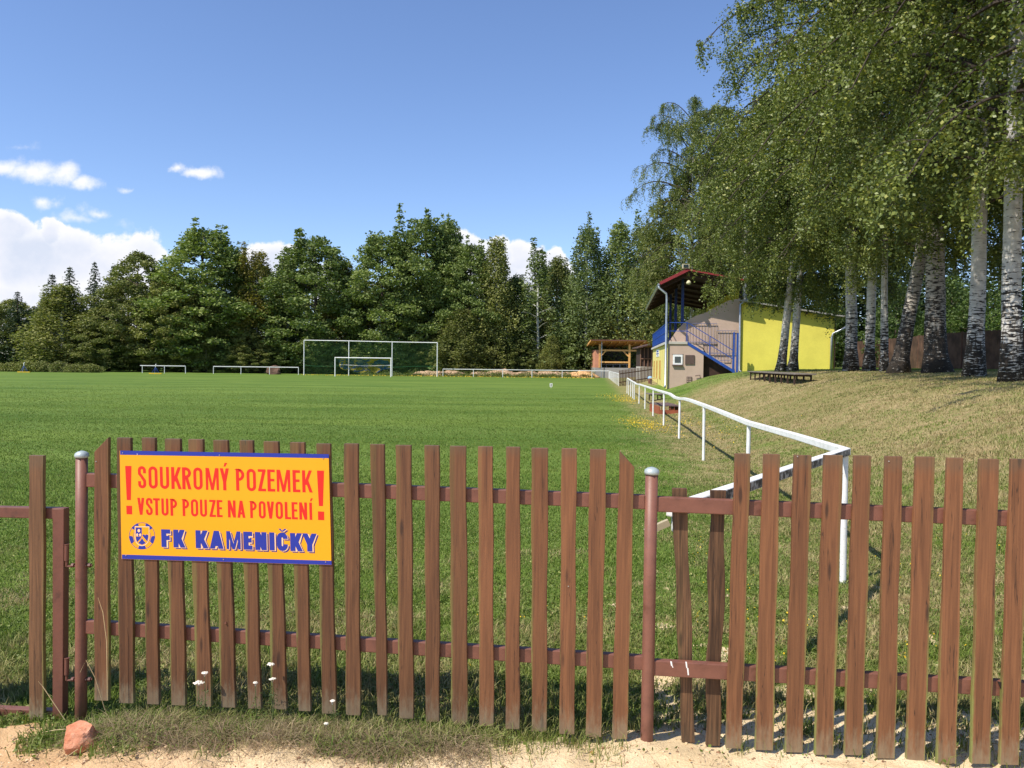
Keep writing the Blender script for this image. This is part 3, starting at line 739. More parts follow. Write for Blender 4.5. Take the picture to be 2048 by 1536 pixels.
# =================================================================== the picket fence
FD = Vector((1, -.109, 0)).normalized(); FN = Vector((.109, 1, 0)).normalized()      # along the fence, away from the camera
FP = Vector((0, 3.44, 0)); FANG = math.atan2(FD.y, FD.x)
def fpt(px, py, off=0.0): return onplane(px, py, FP + FN*off, FN)
def picket(parent, q, mat, off=0.0, thick=.021, name='picket', label=None, warp=.0022):
    """q: four photo pixels TL, TR, BR, BL"""
    P = [fpt(a, b, off) for a, b in q]; base = (P[2] + P[3])/2
    lo = [((p - base).dot(FD), p.z - base.z) for p in P]
    K = 9; left = []; right = []; ph = random.uniform(0, 6)
    for k in range(K+1):
        t = k/K; j = (0 if k in (0, K) else warp*math.sin(ph + k*1.7)); j2 = (0 if k in (0, K) else warp*math.sin(ph*2 + k*1.3))
        left.append((lo[3][0]*(1-t) + lo[0][0]*t + j, lo[3][1]*(1-t) + lo[0][1]*t)); right.append((lo[2][0]*(1-t) + lo[1][0]*t + j2, lo[2][1]*(1-t) + lo[1][1]*t))
    m = MB(); vs = []
    for y in (0, thick):
        for k in range(K+1): vs += [(left[k][0], y, left[k][1]), (right[k][0], y, right[k][1])]
    n = 2*(K+1); fs = []
    for k in range(K):
        a = 2*k; fs += [(a, a+1, a+3, a+2), (n+a, n+a+2, n+a+3, n+a+1), (a, a+2, n+a+2, n+a), (a+1, n+a+1, n+a+3, a+3)]
    fs += [(0, n, n+1, 1), (n-2, n-1, 2*n-1, 2*n-2)]; m.add(vs, fs)
    o = m.build(name, mat, None, bevel=.0018)
    o.parent = parent; o.location = base - parent.location; o.rotation_euler = (0, 0, FANG)
    if label: o['label'] = label
    return o
def z1(x, y): return (x/2.273, 860 + y/2.273)
def z2(x, y): return (640 + x/2.273, 860 + y/2.273)
def z3(x, y): return (1250 + x/2.272, 860 + y/2.272)
fence = empty('picket_fence', fpt(1300, 1500, .03), 0, 'brown picket fence of upright boards on two red-brown metal rails, along the sandy verge', 'fence')
fence.location.z = 0
def addp(zf, tl, tr, ty, bl, br, by, mat, ty2=None, **k):
    return picket(fence, [zf(tl, ty), zf(tr, ty2 if ty2 is not None else ty+1), zf(br, by+2), zf(bl, by)], mat, **k)
p = addp(z1, 428, 492, 100, 428, 492, 1230, M_PICK, 33, label='first picket with its top cut to a slant, beside the cap-topped left post')
R1 = [(530,592,35,541,607,1242),(643,704,35,668,722,1247),(748,818,40,779,842,1252),(855,921,42,893,960,1258),(968,1034,46,1005,1070,1262),(1087,1148,47,1128,1187,1267),
      (1197,1264,52,1238,1303,1270),(1317,1383,56,1357,1412,1278),(1437,1501,62,1463,1527,1290)]
for a in R1: addp(z1, *a, M_PICK)
R2 = [(108,173,62,118,182,1297),(227,291,65,262,303,1297),(343,413,69,360,424,1312),(474,541,70,481,542,1327),(590,663,73,597,671,1340),(718,784,75,725,789,1346),
      (845,909,77,843,907,1360),(961,1036,82,962,1030,1372),(1098,1167,84,1087,1157,1383),(1227,1302,88,1207,1279,1395)]
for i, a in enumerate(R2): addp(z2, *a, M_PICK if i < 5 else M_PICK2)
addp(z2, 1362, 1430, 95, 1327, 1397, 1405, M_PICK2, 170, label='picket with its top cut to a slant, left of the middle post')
R3 = [(500,571,108,458,531,1447),(630,706,110,590,673,1455),(770,849,115,728,808,1465),(905,991,115,862,948,1477),(1042,1121,117,997,1080,1478),(1185,1262,120,1145,1226,1493),
      (1323,1409,122,1278,1363,1505),(1467,1539,127,1417,1506,1517),(1612,1701,132,1573,1661,1517),(1757,1838,132,1703,1790,1522),(1900,1983,134,1842,1930,1530),(2050,2133,136,1990,2075,1536)]
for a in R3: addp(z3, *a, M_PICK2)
addp(z3, 215, 282, 265, 258, 318, 1420, M_PDARK, off=.066, name='board', label='loose dark split board hung behind the rails, nearest the middle post', warp=.004)
addp(z3, 388, 461, 275, 367, 432, 1435, M_PDARK, off=.066, name='board', label='loose dark knotty board hung behind the rails, right of its partner', warp=.007)
def frail(p0, p1, hpx0, hpx1, off, depth, name, parent, mat, bev=.004):
    """square tube between two photo points (top edge pixels) on the fence plane"""
    a = fpt(p0[0], p0[1], off); b = fpt(p1[0], p1[1], off); a2 = fpt(p0[0], p0[1]+hpx0, off); b2 = fpt(p1[0], p1[1]+hpx1, off)
    m = MB(); f = FN*depth
    m.add([a, b, b2, a2, a+f, b+f, b2+f, a2+f], [(0,1,2,3), (7,6,5,4), (0,4,5,1), (3,2,6,7), (0,3,7,4), (1,5,6,2)])
    return m.build(name, mat, parent, origin=a, bevel=bev)
frail(z1(385, 197), z2(1478, 297), 27.5, 28.5, .0215, .035, 'rail', fence, M_RAIL)
frail(z1(383, 867), z2(1470, 1030), 26.5, 28, .0215, .035, 'rail', fence, M_RAIL)
frail(z3(120, 303), z3(2200, 388), 30, 31, .0215, .035, 'rail', fence, M_RAIL)
frail(z3(110, 1047), z3(2200, 1170), 30.5, 31, .0215, .035, 'rail', fence, M_RAIL)
def fpost(px_t, py_t, px_b, py_b, rad, label, name='post', capz=.012):
    a = fpt(px_t, py_t, .03); b = fpt(px_b, py_b, .03); d = (b-a).normalized(); b = b + d*.3
    m = MB(); m.tube([a, a.lerp(b, .33), a.lerp(b, .66), b], rad, 24); o = m.build(name, M_POST, fence, origin=a, smooth=False)
    for p_ in o.data.polygons: p_.use_smooth = len(p_.vertices) == 4
    o['label'] = label
    c = MB(); c.lathe(a, [(rad*1.16, -.014), (rad*1.2, -.004), (rad*1.1, .006), (rad*.7, .014), (rad*.2, .018)], 24); k = c.build('post_cap', M_CAP, o, origin=a, smooth=True)
    return o
fpost(163.5, 909, 162, 1440, .0265, 'left round post under a grey cap, with the gate hinge bolts through it')
fpost(1303.5, 942, 1292.5, 1536, .0275, 'middle round post under a pale grey cap')
fpost(2290, 955, 2250, 1560, .0275, 'right round post of the fence')
# white paint drips on the lower rail
m = MB()
for (x, y, w, h) in [(205, 1050, 8, 22), (212, 1070, 5, 10), (274, 1052, 7, 30), (281, 1080, 7, 34)]:
    q = [fpt(*z3(x, y), .0205), fpt(*z3(x+w, y+2), .0205), fpt(*z3(x+w+3, y+h), .0205), fpt(*z3(x+4, y+h), .0205)]; m.add(q, [(0,1,2,3)])
m.build('paint_drip', M_WHITE, fence, origin=fpt(*z3(240, 1080), .02))
m = MB()
for x, y in [(1696, 1160)]:
    c = fpt(*z3(x+14, y), .0); m.prism([fpt(*z3(1690, 1140), .012), fpt(*z3(1722, 1150), .012), fpt(*z3(1720, 1205), .012)], FN*-.004)
m.build('bracket', plain('dark iron', (.03, .025, .022), .6, .5), fence, origin=fpt(*z3(1700, 1160)))
m = MB(); c = fpt(*z1(1027, 876), -.001); m.tube([c, c - FN*.006], .0045, 10); m.build('bolt', M_RAIL, fence, origin=c)
for (zf, x, y) in [(z1, 438, 143), (z2, 1129, 710), (z3, 1198, 142), (z3, 783, 120)]:
    c = fpt(*zf(x, y), .0); m = MB(); m.tube([c + FN*.001, c - FN*.003], .0028, 8); m.build('screw', M_SCREW, fence, origin=c)

# ---- gate
gate = empty('gate', fpt(20, 1440, 0), 0, 'rusty metal gate with a single grey-brown board, hinged on the left fence post', 'gate'); gate.location.z = 0
picket(gate, [z1(131, 115), z1(196, 117), z1(197, 1341), z1(131, 1339)], M_PGATE, off=-.003, label='scuffed weathered gate board')
for x in (-190, -262, -334, -406, -478, -550): picket(gate, [z1(x, 95), z1(x+62, 96), z1(x+62, 1320), z1(x, 1318)], M_PGATE)
frail(z1(-700, 335), z1(280, 356), 20, 22, .0215, .04, 'top_rail', gate, M_GATEM)
frail(z1(-700, 1235), z1(262, 1278), 23, 25, .0215, .04, 'bottom_rail', gate, M_RAIL)
a = [fpt(*z1(*q), .0205) for q in ((238, 360), (290, 357), (284, 1337), (238, 1335))]
MB().prism(a, FN*.042).build('stile', M_GATEM, gate, origin=a[3], bevel=.003)
for (yy) in (522, 1040):
    c0 = fpt(*z1(304, yy), .03); c1 = fpt(*z1(303, yy+72), .03)
    m = MB(); m.tube([c0, c1], .0105, 16); m.tube([c0 + Vector((0, 0, .001)), c0 + Vector((0, 0, .004))], .0115, 16); h = m.build('hinge', M_GATEM, gate, origin=c1)
    m = MB(); c2 = fpt(*z1(303, yy+98), .03); m.tube([c1, c2], .006, 10); m.tube([c2, fpt(*z1(420, yy+93), .03)], .0045, 8)
    for xx in (332, 392, 408):
        q = fpt(*z1(xx, yy+93), .03); m.tube([q - FD*.006, q + FD*.006], .0105, 6)
    m.build('hinge_bolt', M_GATEM, gate, origin=c2)

# =================================================================== the warning sign
def sgn(x, y, off): return fpt(220 + x/4.357, 880 + y/4.357, off)
sign = empty('warning_sign', sgn(1000, 1060, -.004), 0, 'yellow sign with red warning text and blue edges screwed to the fence pickets', 'sign')
SO = sign.location
def sq(pts, off0, off1=None): return [sgn(x, y, off0) for x, y in pts]
TL, TR, BR, BL = (88, 92), (1907, 124), (1931, 1088), (105, 1035)
MB().prism(sq([TL, TR, BR, BL], -.001), -FN*.0035).build('panel', M_SY, sign, origin=SO)
MB().prism(sq([TL, TR, (1907.8, 158), (88.6, 128)], -.0046), -FN*.0004).build('edge_band', M_SB, sign, origin=SO)
MB().prism(sq([(104.4, 998), (1930, 1053), BR, BL], -.0046), -FN*.0004).build('edge_band', M_SB, sign, origin=SO)
for x, y in [(111, 112), (954, 132), (1858, 160), (140, 1005), (990, 1041), (1880, 1063)]:
    c = sgn(x, y, -.0045); m = MB(); m.tube([c, c - FN*.0025], [.0032, .0024], 10); m.build('screw', M_SCREW, sign, origin=c)
c = sgn(239, 127, -.0045); m = MB(); m.tube([c + Vector((0, 0, .003)), c - FN*.003, c - Vector((0, 0, .002))], .0008, 6); m.build('nail', M_SCREW, sign, origin=c)

# stroke lettering -------------------------------------------------
def strip(pts, t, closed=False):
    pts = [Vector((x, y)) for x, y in pts]; n = len(pts); Lh = []; Rh = []
    for i, p in enumerate(pts):
        a = pts[(i-1) % n] if (closed or i > 0) else None; b = pts[(i+1) % n] if (closed or i < n-1) else None
        d1 = (p-a).normalized() if a is not None else None; d2 = (b-p).normalized() if b is not None else None
        if d1 is None: d1 = d2
        if d2 is None: d2 = d1
        n1 = Vector((-d1.y, d1.x)); n2 = Vector((-d2.y, d2.x)); m = (n1+n2)
        m.normalize(); k = 1/max(.4, m.dot(n1)); Lh.append(p + m*(t/2*k)); Rh.append(p - m*(t/2*k))
    out = []
    for i in range(n if closed else n-1):
        j = (i+1) % n; out.append([Lh[i], Lh[j], Rh[j], Rh[i]])
    return [out]
def arc(cx, cy, rx, ry, a0, a1, n=8): return [(cx + rx*math.cos(R_(a0+(a1-a0)*k/n)), cy + ry*math.sin(R_(a0+(a1-a0)*k/n))) for k in range(n+1)]
def glyph(ch, w, T, TH):
    """polygon pieces of one letter in a box w wide, 1 high; T vertical stroke width, TH horizontal"""
    h = T/2; g = TH/2; P = []
    V_ = lambda x, y0=0, y1=1: P.append([[(x-h, y0), (x+h, y0), (x+h, y1), (x-h, y1)]])
    H_ = lambda y, x0=0, x1=None: P.append([[(x0, y-g), (w if x1 is None else x1, y-g), (w if x1 is None else x1, y+g), (x0, y+g)]])
    def D_(x0, y0, x1, y1, tw=T): P.append([[(x0-tw/2, y0), (x0+tw/2, y0), (x1+tw/2, y1), (x1-tw/2, y1)]])
    def S_(pts, closed=False): P.extend(strip(pts, (T+TH)/2*1.0, closed))
    rx = w/2 - h; ry = min(.30, rx*1.05); cx = w/2
    base = {'Ý': 'Y', 'Í': 'I', 'Č': 'C'}.get(ch, ch)
    if base == 'O': S_(arc(cx, 1-g-ry, rx, ry, 0, 180) + arc(cx, g+ry, rx, ry, 180, 360), True)
    elif base == 'U': S_([(w-h, 1), (w-h, g+ry)][::-1][::-1] + arc(cx, g+ry, rx, ry, 0, -180)[1:] + [(h, 1)])
    elif base == 'C': S_([(w-h, .66)] + arc(cx, 1-g-ry, rx, ry, 0, 180) + arc(cx, g+ry, rx, ry, 180, 360) + [(w-h, .36)])
    elif base == 'S': S_([(w-h, .68), (w-h, 1-g-ry)] + arc(cx, 1-g-ry, rx, ry, 0, 180)[1:] + [(h+.005, .66), (cx-.02, .54), (cx+.03, .46), (w-h-.005, .34)] + arc(cx, g+ry, rx, ry, 0, -180) + [(h, .32)])
    elif base in 'PR':
        V_(h); ym = .44 if base == 'P' else .50; r2 = (1-ym)/2 - g; rx2 = min(r2, w-h-.02)
        S_([(T*.9, 1-g), (w-h-rx2, 1-g)] + arc(w-h-rx2, (1+ym)/2, rx2, r2 , 90, -90)[1:] + [(T*.9, ym+g*0)][:1])
        if base == 'R': D_(w-h-.0, 0, w*.5, .52)
    elif base == 'K': V_(h); D_(T*.9, .34, w-h, 1); D_(w-h*.8, 0, w*.42, .60)
    elif base == 'M':
        k = min(T*.95, w*.22); P.append([[(0, 0), (k*.82, 0), (k*.95, 1), (0, 1)]]); P.append([[(w-k*.82, 0), (w, 0), (w, 1), (w-k*.95, 1)]])
        D_(cx, .0, k*.75, 1, k*.9); D_(cx, .0, w-k*.75, 1, k*.9)
    elif base == 'N': V_(h); V_(w-h); D_(w-h, 0, h, 1)
    elif base == 'A': D_(h, 0, cx, 1); D_(w-h, 0, cx, 1); H_(.26, w*.22, w*.78)
    elif base == 'V': D_(cx, 0, h, 1); D_(cx, 0, w-h, 1)
    elif base == 'Y': V_(cx, 0, .42); D_(cx, .38, h, 1); D_(cx, .38, w-h, 1)
    elif base == 'Z': H_(1-g); H_(g); D_(h+.01, TH*.8, w-h-.01, 1-TH*.8)
    elif base in 'ELF':
        V_(h)
        if base in 'EL': H_(g)
        if base in 'EF': H_(1-g); H_(.52, 0, w*.92)
    elif base == 'T': V_(cx); H_(1-g)
    elif base == 'I': V_(cx)
    if ch in 'ÝÍ': P.append([[(cx-.03, 1.08), (cx+.05, 1.08), (cx+.15, 1.25), (cx+.02, 1.25)]])
    if ch == 'Č': P.append([[(cx-.02, 1.06), (cx+.04, 1.06), (cx-.08, 1.22), (cx-.20, 1.22)]]); P.append([[(cx-.02, 1.06), (cx+.06, 1.06), (cx+.26, 1.22), (cx+.12, 1.22)]])
    return P
def lettering(items, quad, T, TH, off, mat, name, grow=0.0, shift=(0, 0), width_ref=None):
    """items: (char, x0, x1) in crop pixels; quad: TL,TR,BR,BL of the cap-height band in crop pixels"""
    (x0, yt0), (x1, yt1), (_, yb1), (xb0, yb0) = quad; m = MB(); k = 0
    for ch, a, b in items:
        hgt = (yb0 - yt0)*(1) + ((yb1-yt1)-(yb0-yt0))*((a-x0)/(x1-x0)); w = (b-a)/hgt
        for piece in glyph(ch, w, T + grow, TH + grow):
            k = (k+1) % 9
            for poly in piece:
                pts = []
                for gx, gy in poly:
                    X = a + gx*hgt + shift[0]; f = (X-x0)/(x1-x0); yt = yt0 + (yt1-yt0)*f; yb = yb0 + (yb1-yb0)*f
                    # italic nothing; x leans a little with the panel
                    pts.append(sgn(X + (1-gy)*hgt*.027, yb + (yt-yb)*gy + shift[1], off - k*.00004))
                m.quad(*pts)
    return m.build(name, mat, sign, origin=SO)
T1 = [('S',240,313),('O',332,413),('U',431,513),('K',531,617),('R',626,705),('O',723,805),('M',831,945),('Ý',956,1035)]
T1b = [('P',1095,1170),('O',1187,1270),('Z',1287,1355),('E',1369,1435),('M',1450,1568),('E',1589,1654),('K',1672,1759)]
for T_ in (T1, T1b): lettering(T_, [(240, 228), (1757, 266), (1757, 458), (240, 419)], .145, .12, -.0047, M_SR, 'lettering')
Q2 = [(238, 503), (1757, 546), (1757, 696), (240, 651)]
T2 = [[('V',237,298),('S',310,370),('T',375,433),('U',445,508),('P',524,584)], [('P',630,689),('O',702,767),('U',781,844),('Z',864,919),('E',928,978)], [('N',1025,1093),('A',1107,1176)],
      [('P',1219,1278),('O',1293,1355),('V',1365,1428),('O',1440,1505),('L',1521,1574),('E',1581,1633),('N',1647,1715),('Í',1736,1758)]]
for T_ in T2: lettering(T_, Q2, .155, .125, -.0047, M_SR, 'lettering')
m = MB()
for q in ([(132,226),(187,226),(182,524),(146,523)], [(142,573),(192,573),(193,648),(144,647)], [(1803,266),(1865,267),(1856,576),(1820,575)], [(1812,622),(1866,624),(1867,699),(1813,697)]): m.quad(*sq(q, -.0048))
m.build('exclamation_mark', M_SR, sign, origin=SO)
T3 = [('F',445,524),('K',550,650),('K',744,850),('A',866,985),('M',1012,1135),('E',1160,1238),('N',1262,1362),('I',1388,1430),('Č',1450,1548),('K',1568,1672),('Y',1675,1800)]
Q3 = [(445, 778), (1800, 817), (1800, 974), (445, 932)]
for T_ in (T3[:2], T3[2:]):
    lettering(T_, Q3, .285, .235, -.00465, M_SD, 'lettering_shade', .02, (19, 14))
    lettering(T_, Q3, .285, .235, -.0053, M_SC, 'lettering_rim', .05, (7, 5))
    lettering(T_, Q3, .285, .235, -.0060, M_SB, 'lettering', .0, (0, 0))
def ell(cx, cy, rx, ry, a0=0, a1=360, n=40): return [(cx + rx*math.cos(R_(a0+(a1-a0)*k/n)), cy + ry*math.sin(R_(a0+(a1-a0)*k/n))) for k in range(n if a1-a0 == 360 else n+1)]
def ringm(m, cx, cy, rx, ry, w, off, a0=0, a1=360, n=40):
    o = ell(cx, cy, rx, ry, a0, a1, n); i = ell(cx, cy, rx-w, ry-w, a0, a1, n); c = len(o)
    for k in range(c if a1-a0 == 360 else c-1):
        j = (k+1) % c; m.quad(*[sgn(x, y, off) for x, y in (o[k], o[j], i[j], i[k])])
CX, CY = 279, 836
m = MB(); ringm(m, CX, CY, 113, 117, 4, -.0048); ringm(m, CX, CY, 76, 80, 2.5, -.0048)
for ang in (90, 162, 234, 306, 18):
    c, s_ = math.cos(R_(ang)), math.sin(R_(ang)); 
    poly = [(112, -27), (112, 27), (98, 33), (80, 22), (80, -22), (98, -33)]
    m.quad(*[sgn(CX + r*c - q*s_, CY + (r*s_ + q*c)*1.03, -.0050) for r, q in poly])
m.build('emblem_ball', M_SB, sign, origin=SO)
sh = lambda k: [(CX-k*56, CY-k*76), (CX+k*57, CY-k*73)] + [(CX+k*57*math.cos(R_(a)), CY+k*(10+68*math.sin(R_(a)))) for a in range(0, 181, 15)]
MB().quad(*sq(sh(1.13), -.0051)).build('emblem_shield', M_SC, sign, origin=SO)
MB().quad(*sq(sh(1.03), -.0052)).build('emblem_shield', M_SY, sign, origin=SO)
m = MB(); m.quad(*sq([(CX-55, CY-74), (CX-2, CY-73), (CX-2, CY+4), (CX-55, CY+2)], -.0053))
m.quad(*sq([(CX+2, CY-8), (CX+14, CY-14), (CX+27, CY-6), (CX+40, CY-14), (CX+55, CY-6), (CX+55, CY+10), (CX+46, CY+48), (CX+10, CY+6)], -.0053))
m.quad(*sq([(CX-55, CY+6), (CX-4, CY+6), (CX-14, CY+26), (CX-42, CY+54), (CX-52, CY+30)], -.0053))
m.quad(*sq([(CX, CY+18), (CX+14, CY+42), (CX+34, CY+62), (CX, CY+78), (CX-34, CY+62), (CX-14, CY+42)], -.0053))
m.build('emblem_shield', M_SB, sign, origin=SO)
m = MB(); m.quad(*sq(ell(CX-28, CY-46, 11, 14), -.0055)); m.quad(*sq(ell(CX-42, CY-10, 9, 12), -.0055)); m.quad(*sq(ell(CX-16, CY-10, 9, 12), -.0055))
m.build('emblem_shield', M_SC, sign, origin=SO)

# =================================================================== white spectator railings
def railing(label, tops, bar=(.066, .060), rad=.026, extra=None, drop=None):
    """tops: list of (point on the bar's centre line, has_post)"""
    r = empty('railing', (tops[0][0].x, tops[0][0].y, float(gz(tops[0][0].x, tops[0][0].y))), 0, label, 'railing')
    m = MB(); pts = [t[0] for t in tops]; w, h = bar; n = len(pts); vs = []
    for i, p_ in enumerate(pts):
        a = pts[max(0, i-1)]; b = pts[min(n-1, i+1)]
        d1 = (p_-a).normalized() if i else (b-p_).normalized(); d2 = (b-p_).normalized() if i < n-1 else d1
        s1 = Vector((d1.y, -d1.x, 0)).normalized(); s2 = Vector((d2.y, -d2.x, 0)).normalized(); sd = (s1+s2).normalized(); k = 1/max(.35, sd.dot(s1))
        for i2, j2 in ((-1, -1), (1, -1), (1, 1), (-1, 1)): vs.append(p_ + sd*(w/2*i2*k) + Vector((0, 0, h/2*j2)))
    fs = [(0,1,2,3), tuple((n-1)*4 + q for q in (3,2,1,0))]
    for i in range(n-1):
        for k in range(4): a = i*4+k; b = i*4+(k+1) % 4; fs.append((a, b, b+4, a+4))
    m.add(vs, fs); m.build('handrail', M_WHITE, r, bevel=.006)
    for p_, hp in tops:
        if not hp: continue
        g = float(gz(p_.x, p_.y)); q = MB(); q.tube([(p_.x, p_.y, g-.1), (p_.x + random.uniform(-.008, .008), p_.y, p_.z - h/2)], rad, 14)
        o = q.build('post', M_WHITE, r, origin=(p_.x, p_.y, g), smooth=False)
    return r
LR = [(1692, 903, 6.3, 1), (1590, 872, 8.0, 0), (1497, 846, 10.3, 1), (1440, 823, 12.4, 0), (1409, 811, 14.4, 1), (1380, 800.5, 16.4, 0), (1368, 797.5, 17.6, 0), (1359.4, 797.5, 18.6, 1), (1350, 795, 19.8, 0), (1340, 788, 21.2, 0), (1328.4, 784.5, 22.8, 1), (1307, 778, 26.9, 1),
      (1290.6, 772.5, 31.3, 1), (1278.6, 768.8, 35.6, 1), (1273, 768, 38, 0), (1269, 765, 39.9, 1), (1266, 763.5, 41.4, 1), (1262, 761, 43.75, 1), (1258, 758.5, 46.3, 1), (1254.7, 756.5, 48.7, 1)]
c0 = at(1692, 903, 6.3); ends = [(at(1345, 1010, 3.66), 0)]
ends[0][0].z = c0.z + .0
pts = ends + [(c0, 1)] + [(at(a, b, D), h) for a, b, D, h in LR[1:]]
r1 = railing('white pipe railing along the dry grass bank, turning a corner close behind the picket fence', pts)
e0 = ends[0][0]
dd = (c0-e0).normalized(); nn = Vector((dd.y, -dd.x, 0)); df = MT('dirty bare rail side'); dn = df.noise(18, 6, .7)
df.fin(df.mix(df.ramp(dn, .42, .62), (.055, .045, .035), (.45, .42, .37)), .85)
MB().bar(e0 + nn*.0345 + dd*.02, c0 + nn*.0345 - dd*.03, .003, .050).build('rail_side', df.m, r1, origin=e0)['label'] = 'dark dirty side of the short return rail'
MB().box(e0 + Vector((.02, .02, -.06)), (.03, .05, .08)).build('bracket', M_WHITE, r1, origin=e0)
MB().bar(e0 + Vector((-.13, -.02, -.10)), e0 + Vector((-.02, -.02, -.05)), .03, .03).build('batten', plain('pale old batten', (.35, .30, .2), .8), r1, origin=e0)
rail_top = lambda D, px: at(px, 0, D)
far = []
n_ = 11
for i in range(n_):
    D = 66 + (108-66)*i/(n_-1); px = 1190 + 3150/D; p_ = at(px, 750, D); p_.z = float(gz(p_.x, p_.y)) + 1.05; far.append((p_, 1))
railing('white railing running away along the far sideline beyond the gap at the brown picket fence', far, (.06, .06), .03)
def farrail(label, pxs, D, end_extra=0):
    L_ = []
    for px in pxs:
        p_ = at(px, 745, D); p_.z = ZF + 1.05; L_.append((p_, 1))
    if end_extra: L_.insert(0, (L_[0][0] + Vector((-end_extra, 0, 0)), 0))
    return railing(label, L_, (.09, .10), .045)
farrail('white railing behind the goal line in front of the heaps of earth', [886, 947, 1005.6, 1064, 1124.5, 1184, 1218], 109)
farrail('long three-bay white railing left of the tall ball net', [427, 482, 539, 597], 109)
farrail('short two-bay white railing, leftmost behind the goal line', [284.7, 329, 371], 109, .3)

# =================================================================== goal and ball net
def net_mat(name, col, dens, bands=None):
    t = MT(name); t.m.blend_method = 'HASHED' if hasattr(t.m, 'blend_method') else None
    n = t.noise(.9, 4, .6); c = t.mix(t.ramp(n, .4, .6), col, tuple(x*.7 for x in col))
    if bands:
        nn = t.noise(.55, 4, .6, t.scale(t.obj, (1, 1, 2.2)), .8); c = t.mix(t.ramp(nn, .47, .53), c, bands)
    t.fin(c, .8); tr = t.n('ShaderNodeBsdfTransparent'); mx = t.n('ShaderNodeMixShader'); n2 = t.noise(1.3, 3, .6)
    t.l(t.ramp(n2, .3, .7, dens*.7, dens*1.3), mx.inputs[0]); t.l(tr.outputs[0], mx.inputs[1]); t.l(t.b.outputs[0], mx.inputs[2]); t.l(mx.outputs[0], t.out.inputs[0]); return t.m
M_NETG = net_mat('green ball net', (.10, .27, .09), .06)
M_NETB = net_mat('blue and yellow goal net', (.03, .12, .36), .62, (.50, .37, .05))
DB = 107.5
bn = empty('ball_stop_net', at(740, 755, DB), 0, 'tall green ball-stop net on four white posts behind the goal', 'ball net'); bn.location.z = ZF
tops = [at(608.2, 680.5, DB), at(697.9, 682, DB), at(784.5, 684, DB), at(874.8, 685.5, DB)]
for t_ in tops: MB().tube([(t_.x, DB, ZF-.1), t_], .065, 10).build('post', M_WHITE, bn, origin=(t_.x, DB, ZF))
MB().tube(tops, .06, 8).build('crossbar', M_WHITE, bn)
m = MB(); nx = 30
g = [[Vector((tops[0].x + (tops[3].x-tops[0].x)*i/nx, DB + .08 + .12*math.sin(i*.9+j), ZF + .02 + (tops[0].z + (tops[3].z-tops[0].z)*i/nx - .1 - ZF)*j/6)) for i in range(nx+1)] for j in range(7)]
for j in range(6):
    for i in range(nx): m.quad(g[j][i], g[j][i+1], g[j+1][i+1], g[j+1][i])
m.build('net', M_NETG, bn, smooth=True)
m = MB()
for i in range(12):
    a = g[1][0].lerp(g[1][nx], i/12); b = g[1][0].lerp(g[1][nx], (i+1)/12); a = a + Vector((0, -.15, .55 - .1*math.sin(i))); b = b + Vector((0, -.15, .55 - .1*math.sin(i+1)))
    m.bar(a, b, .02, .03)
m.build('net_cord', plain('green cord', (.03, .16, .06)), bn)
DG = 101.5
goal = empty('goal', at(726, 754, DG), 0, 'white football goal with a blue and yellow net hung up behind its bar', 'goal'); goal.location.z = ZF
gl = at(670.3, 719, DG); gr = at(781.8, 719, DG); zt = ZF + 2.44
for x in (gl.x, gr.x): MB().tube([(x, DG, ZF-.1), (x, DG, zt)], .07, 12).build('goal_post', M_WHITE, goal, origin=(x, DG, ZF))
MB().tube([(gl.x-.06, DG, zt), (gr.x+.06, DG, zt)], .07, 12).build('crossbar', M_WHITE, goal)
MB().tube([(gl.x+.3, DG+1.4, ZF+1.52), ((gl.x+gr.x)/2, DG+1.4, ZF+1.38), (gr.x-.2, DG+1.4, ZF+1.50)], .045, 8).build('net_bar', M_WHITE, goal)
m = MB(); nx = 28; rows = []
for j in range(8):
    t = j/7; row = []
    for i in range(nx+1):
        u = i/nx; sag = 1.0 + .9*math.sin(math.pi*u)**.5 + .15*math.sin(u*20); zz = zt - .12 - t*sag*.93; row.append(Vector((gl.x + .2 + (gr.x-gl.x-.4)*u, DG + .1 + 1.5*math.sin(t*1.6) + .12*math.sin(u*25 + t*4), zz)))
    rows.append(row)
for j in range(7):
    for i in range(nx): m.quad(rows[j][i], rows[j][i+1], rows[j+1][i+1], rows[j+1][i])
m.build('net', M_NETB, goal, smooth=True)

# sprinklers, marker board
M_BLUE = plain('blue paint', (.02, .07, .32), .45); M_BLUED = plain('dark blue paint', (.015, .035, .16), .45); M_YEL = plain('yellow plastic', (.75, .50, .03), .5)
def sprinkler(px, D, label):
    b = at(px, 752, D); b.z = ZF; r = empty('field_sprinkler', b, 0, label, 'sprinkler', 'sprinklers by the far goal line')
    m = MB(); m.bar(b + Vector((-.85, 0, .08)), b + Vector((.85, 0, .08)), .14, .12); m.bar(b + Vector((-.5, -.4, .08)), b + Vector((.9, -.2, .08)), .12, .1); m.build('skid', M_YEL, r)
    m = MB()
    for dx, dy in ((-.5, 0), (.5, 0), (0, .4), (0, -.3)): m.bar(b + Vector((dx, dy, .1)), b + Vector((0, 0, .95)), .035, .035)
    m.build('tripod', M_BLUE, r)
    m = MB(); m.tube([b + Vector((0, 0, .9)), b + Vector((0, 0, 1.25))], .05, 8); m.tube([b + Vector((0, 0, 1.2)), b + Vector((.1, 0, 1.32))], .06, 8); m.build('nozzle', M_WHITE, r)
sprinkler(48, 103, 'sprinkler on yellow skids in front of the low bushes, far left of the pitch')
sprinkler(311, 103, 'sprinkler on yellow skids in front of the short white railing')
b = at(1102, 779, 58); b.z = float(gz(b.x, b.y)); mk = empty('marker_board', b, 0, 'tiny white marker board with a dark slot standing alone on the pitch', 'marker')
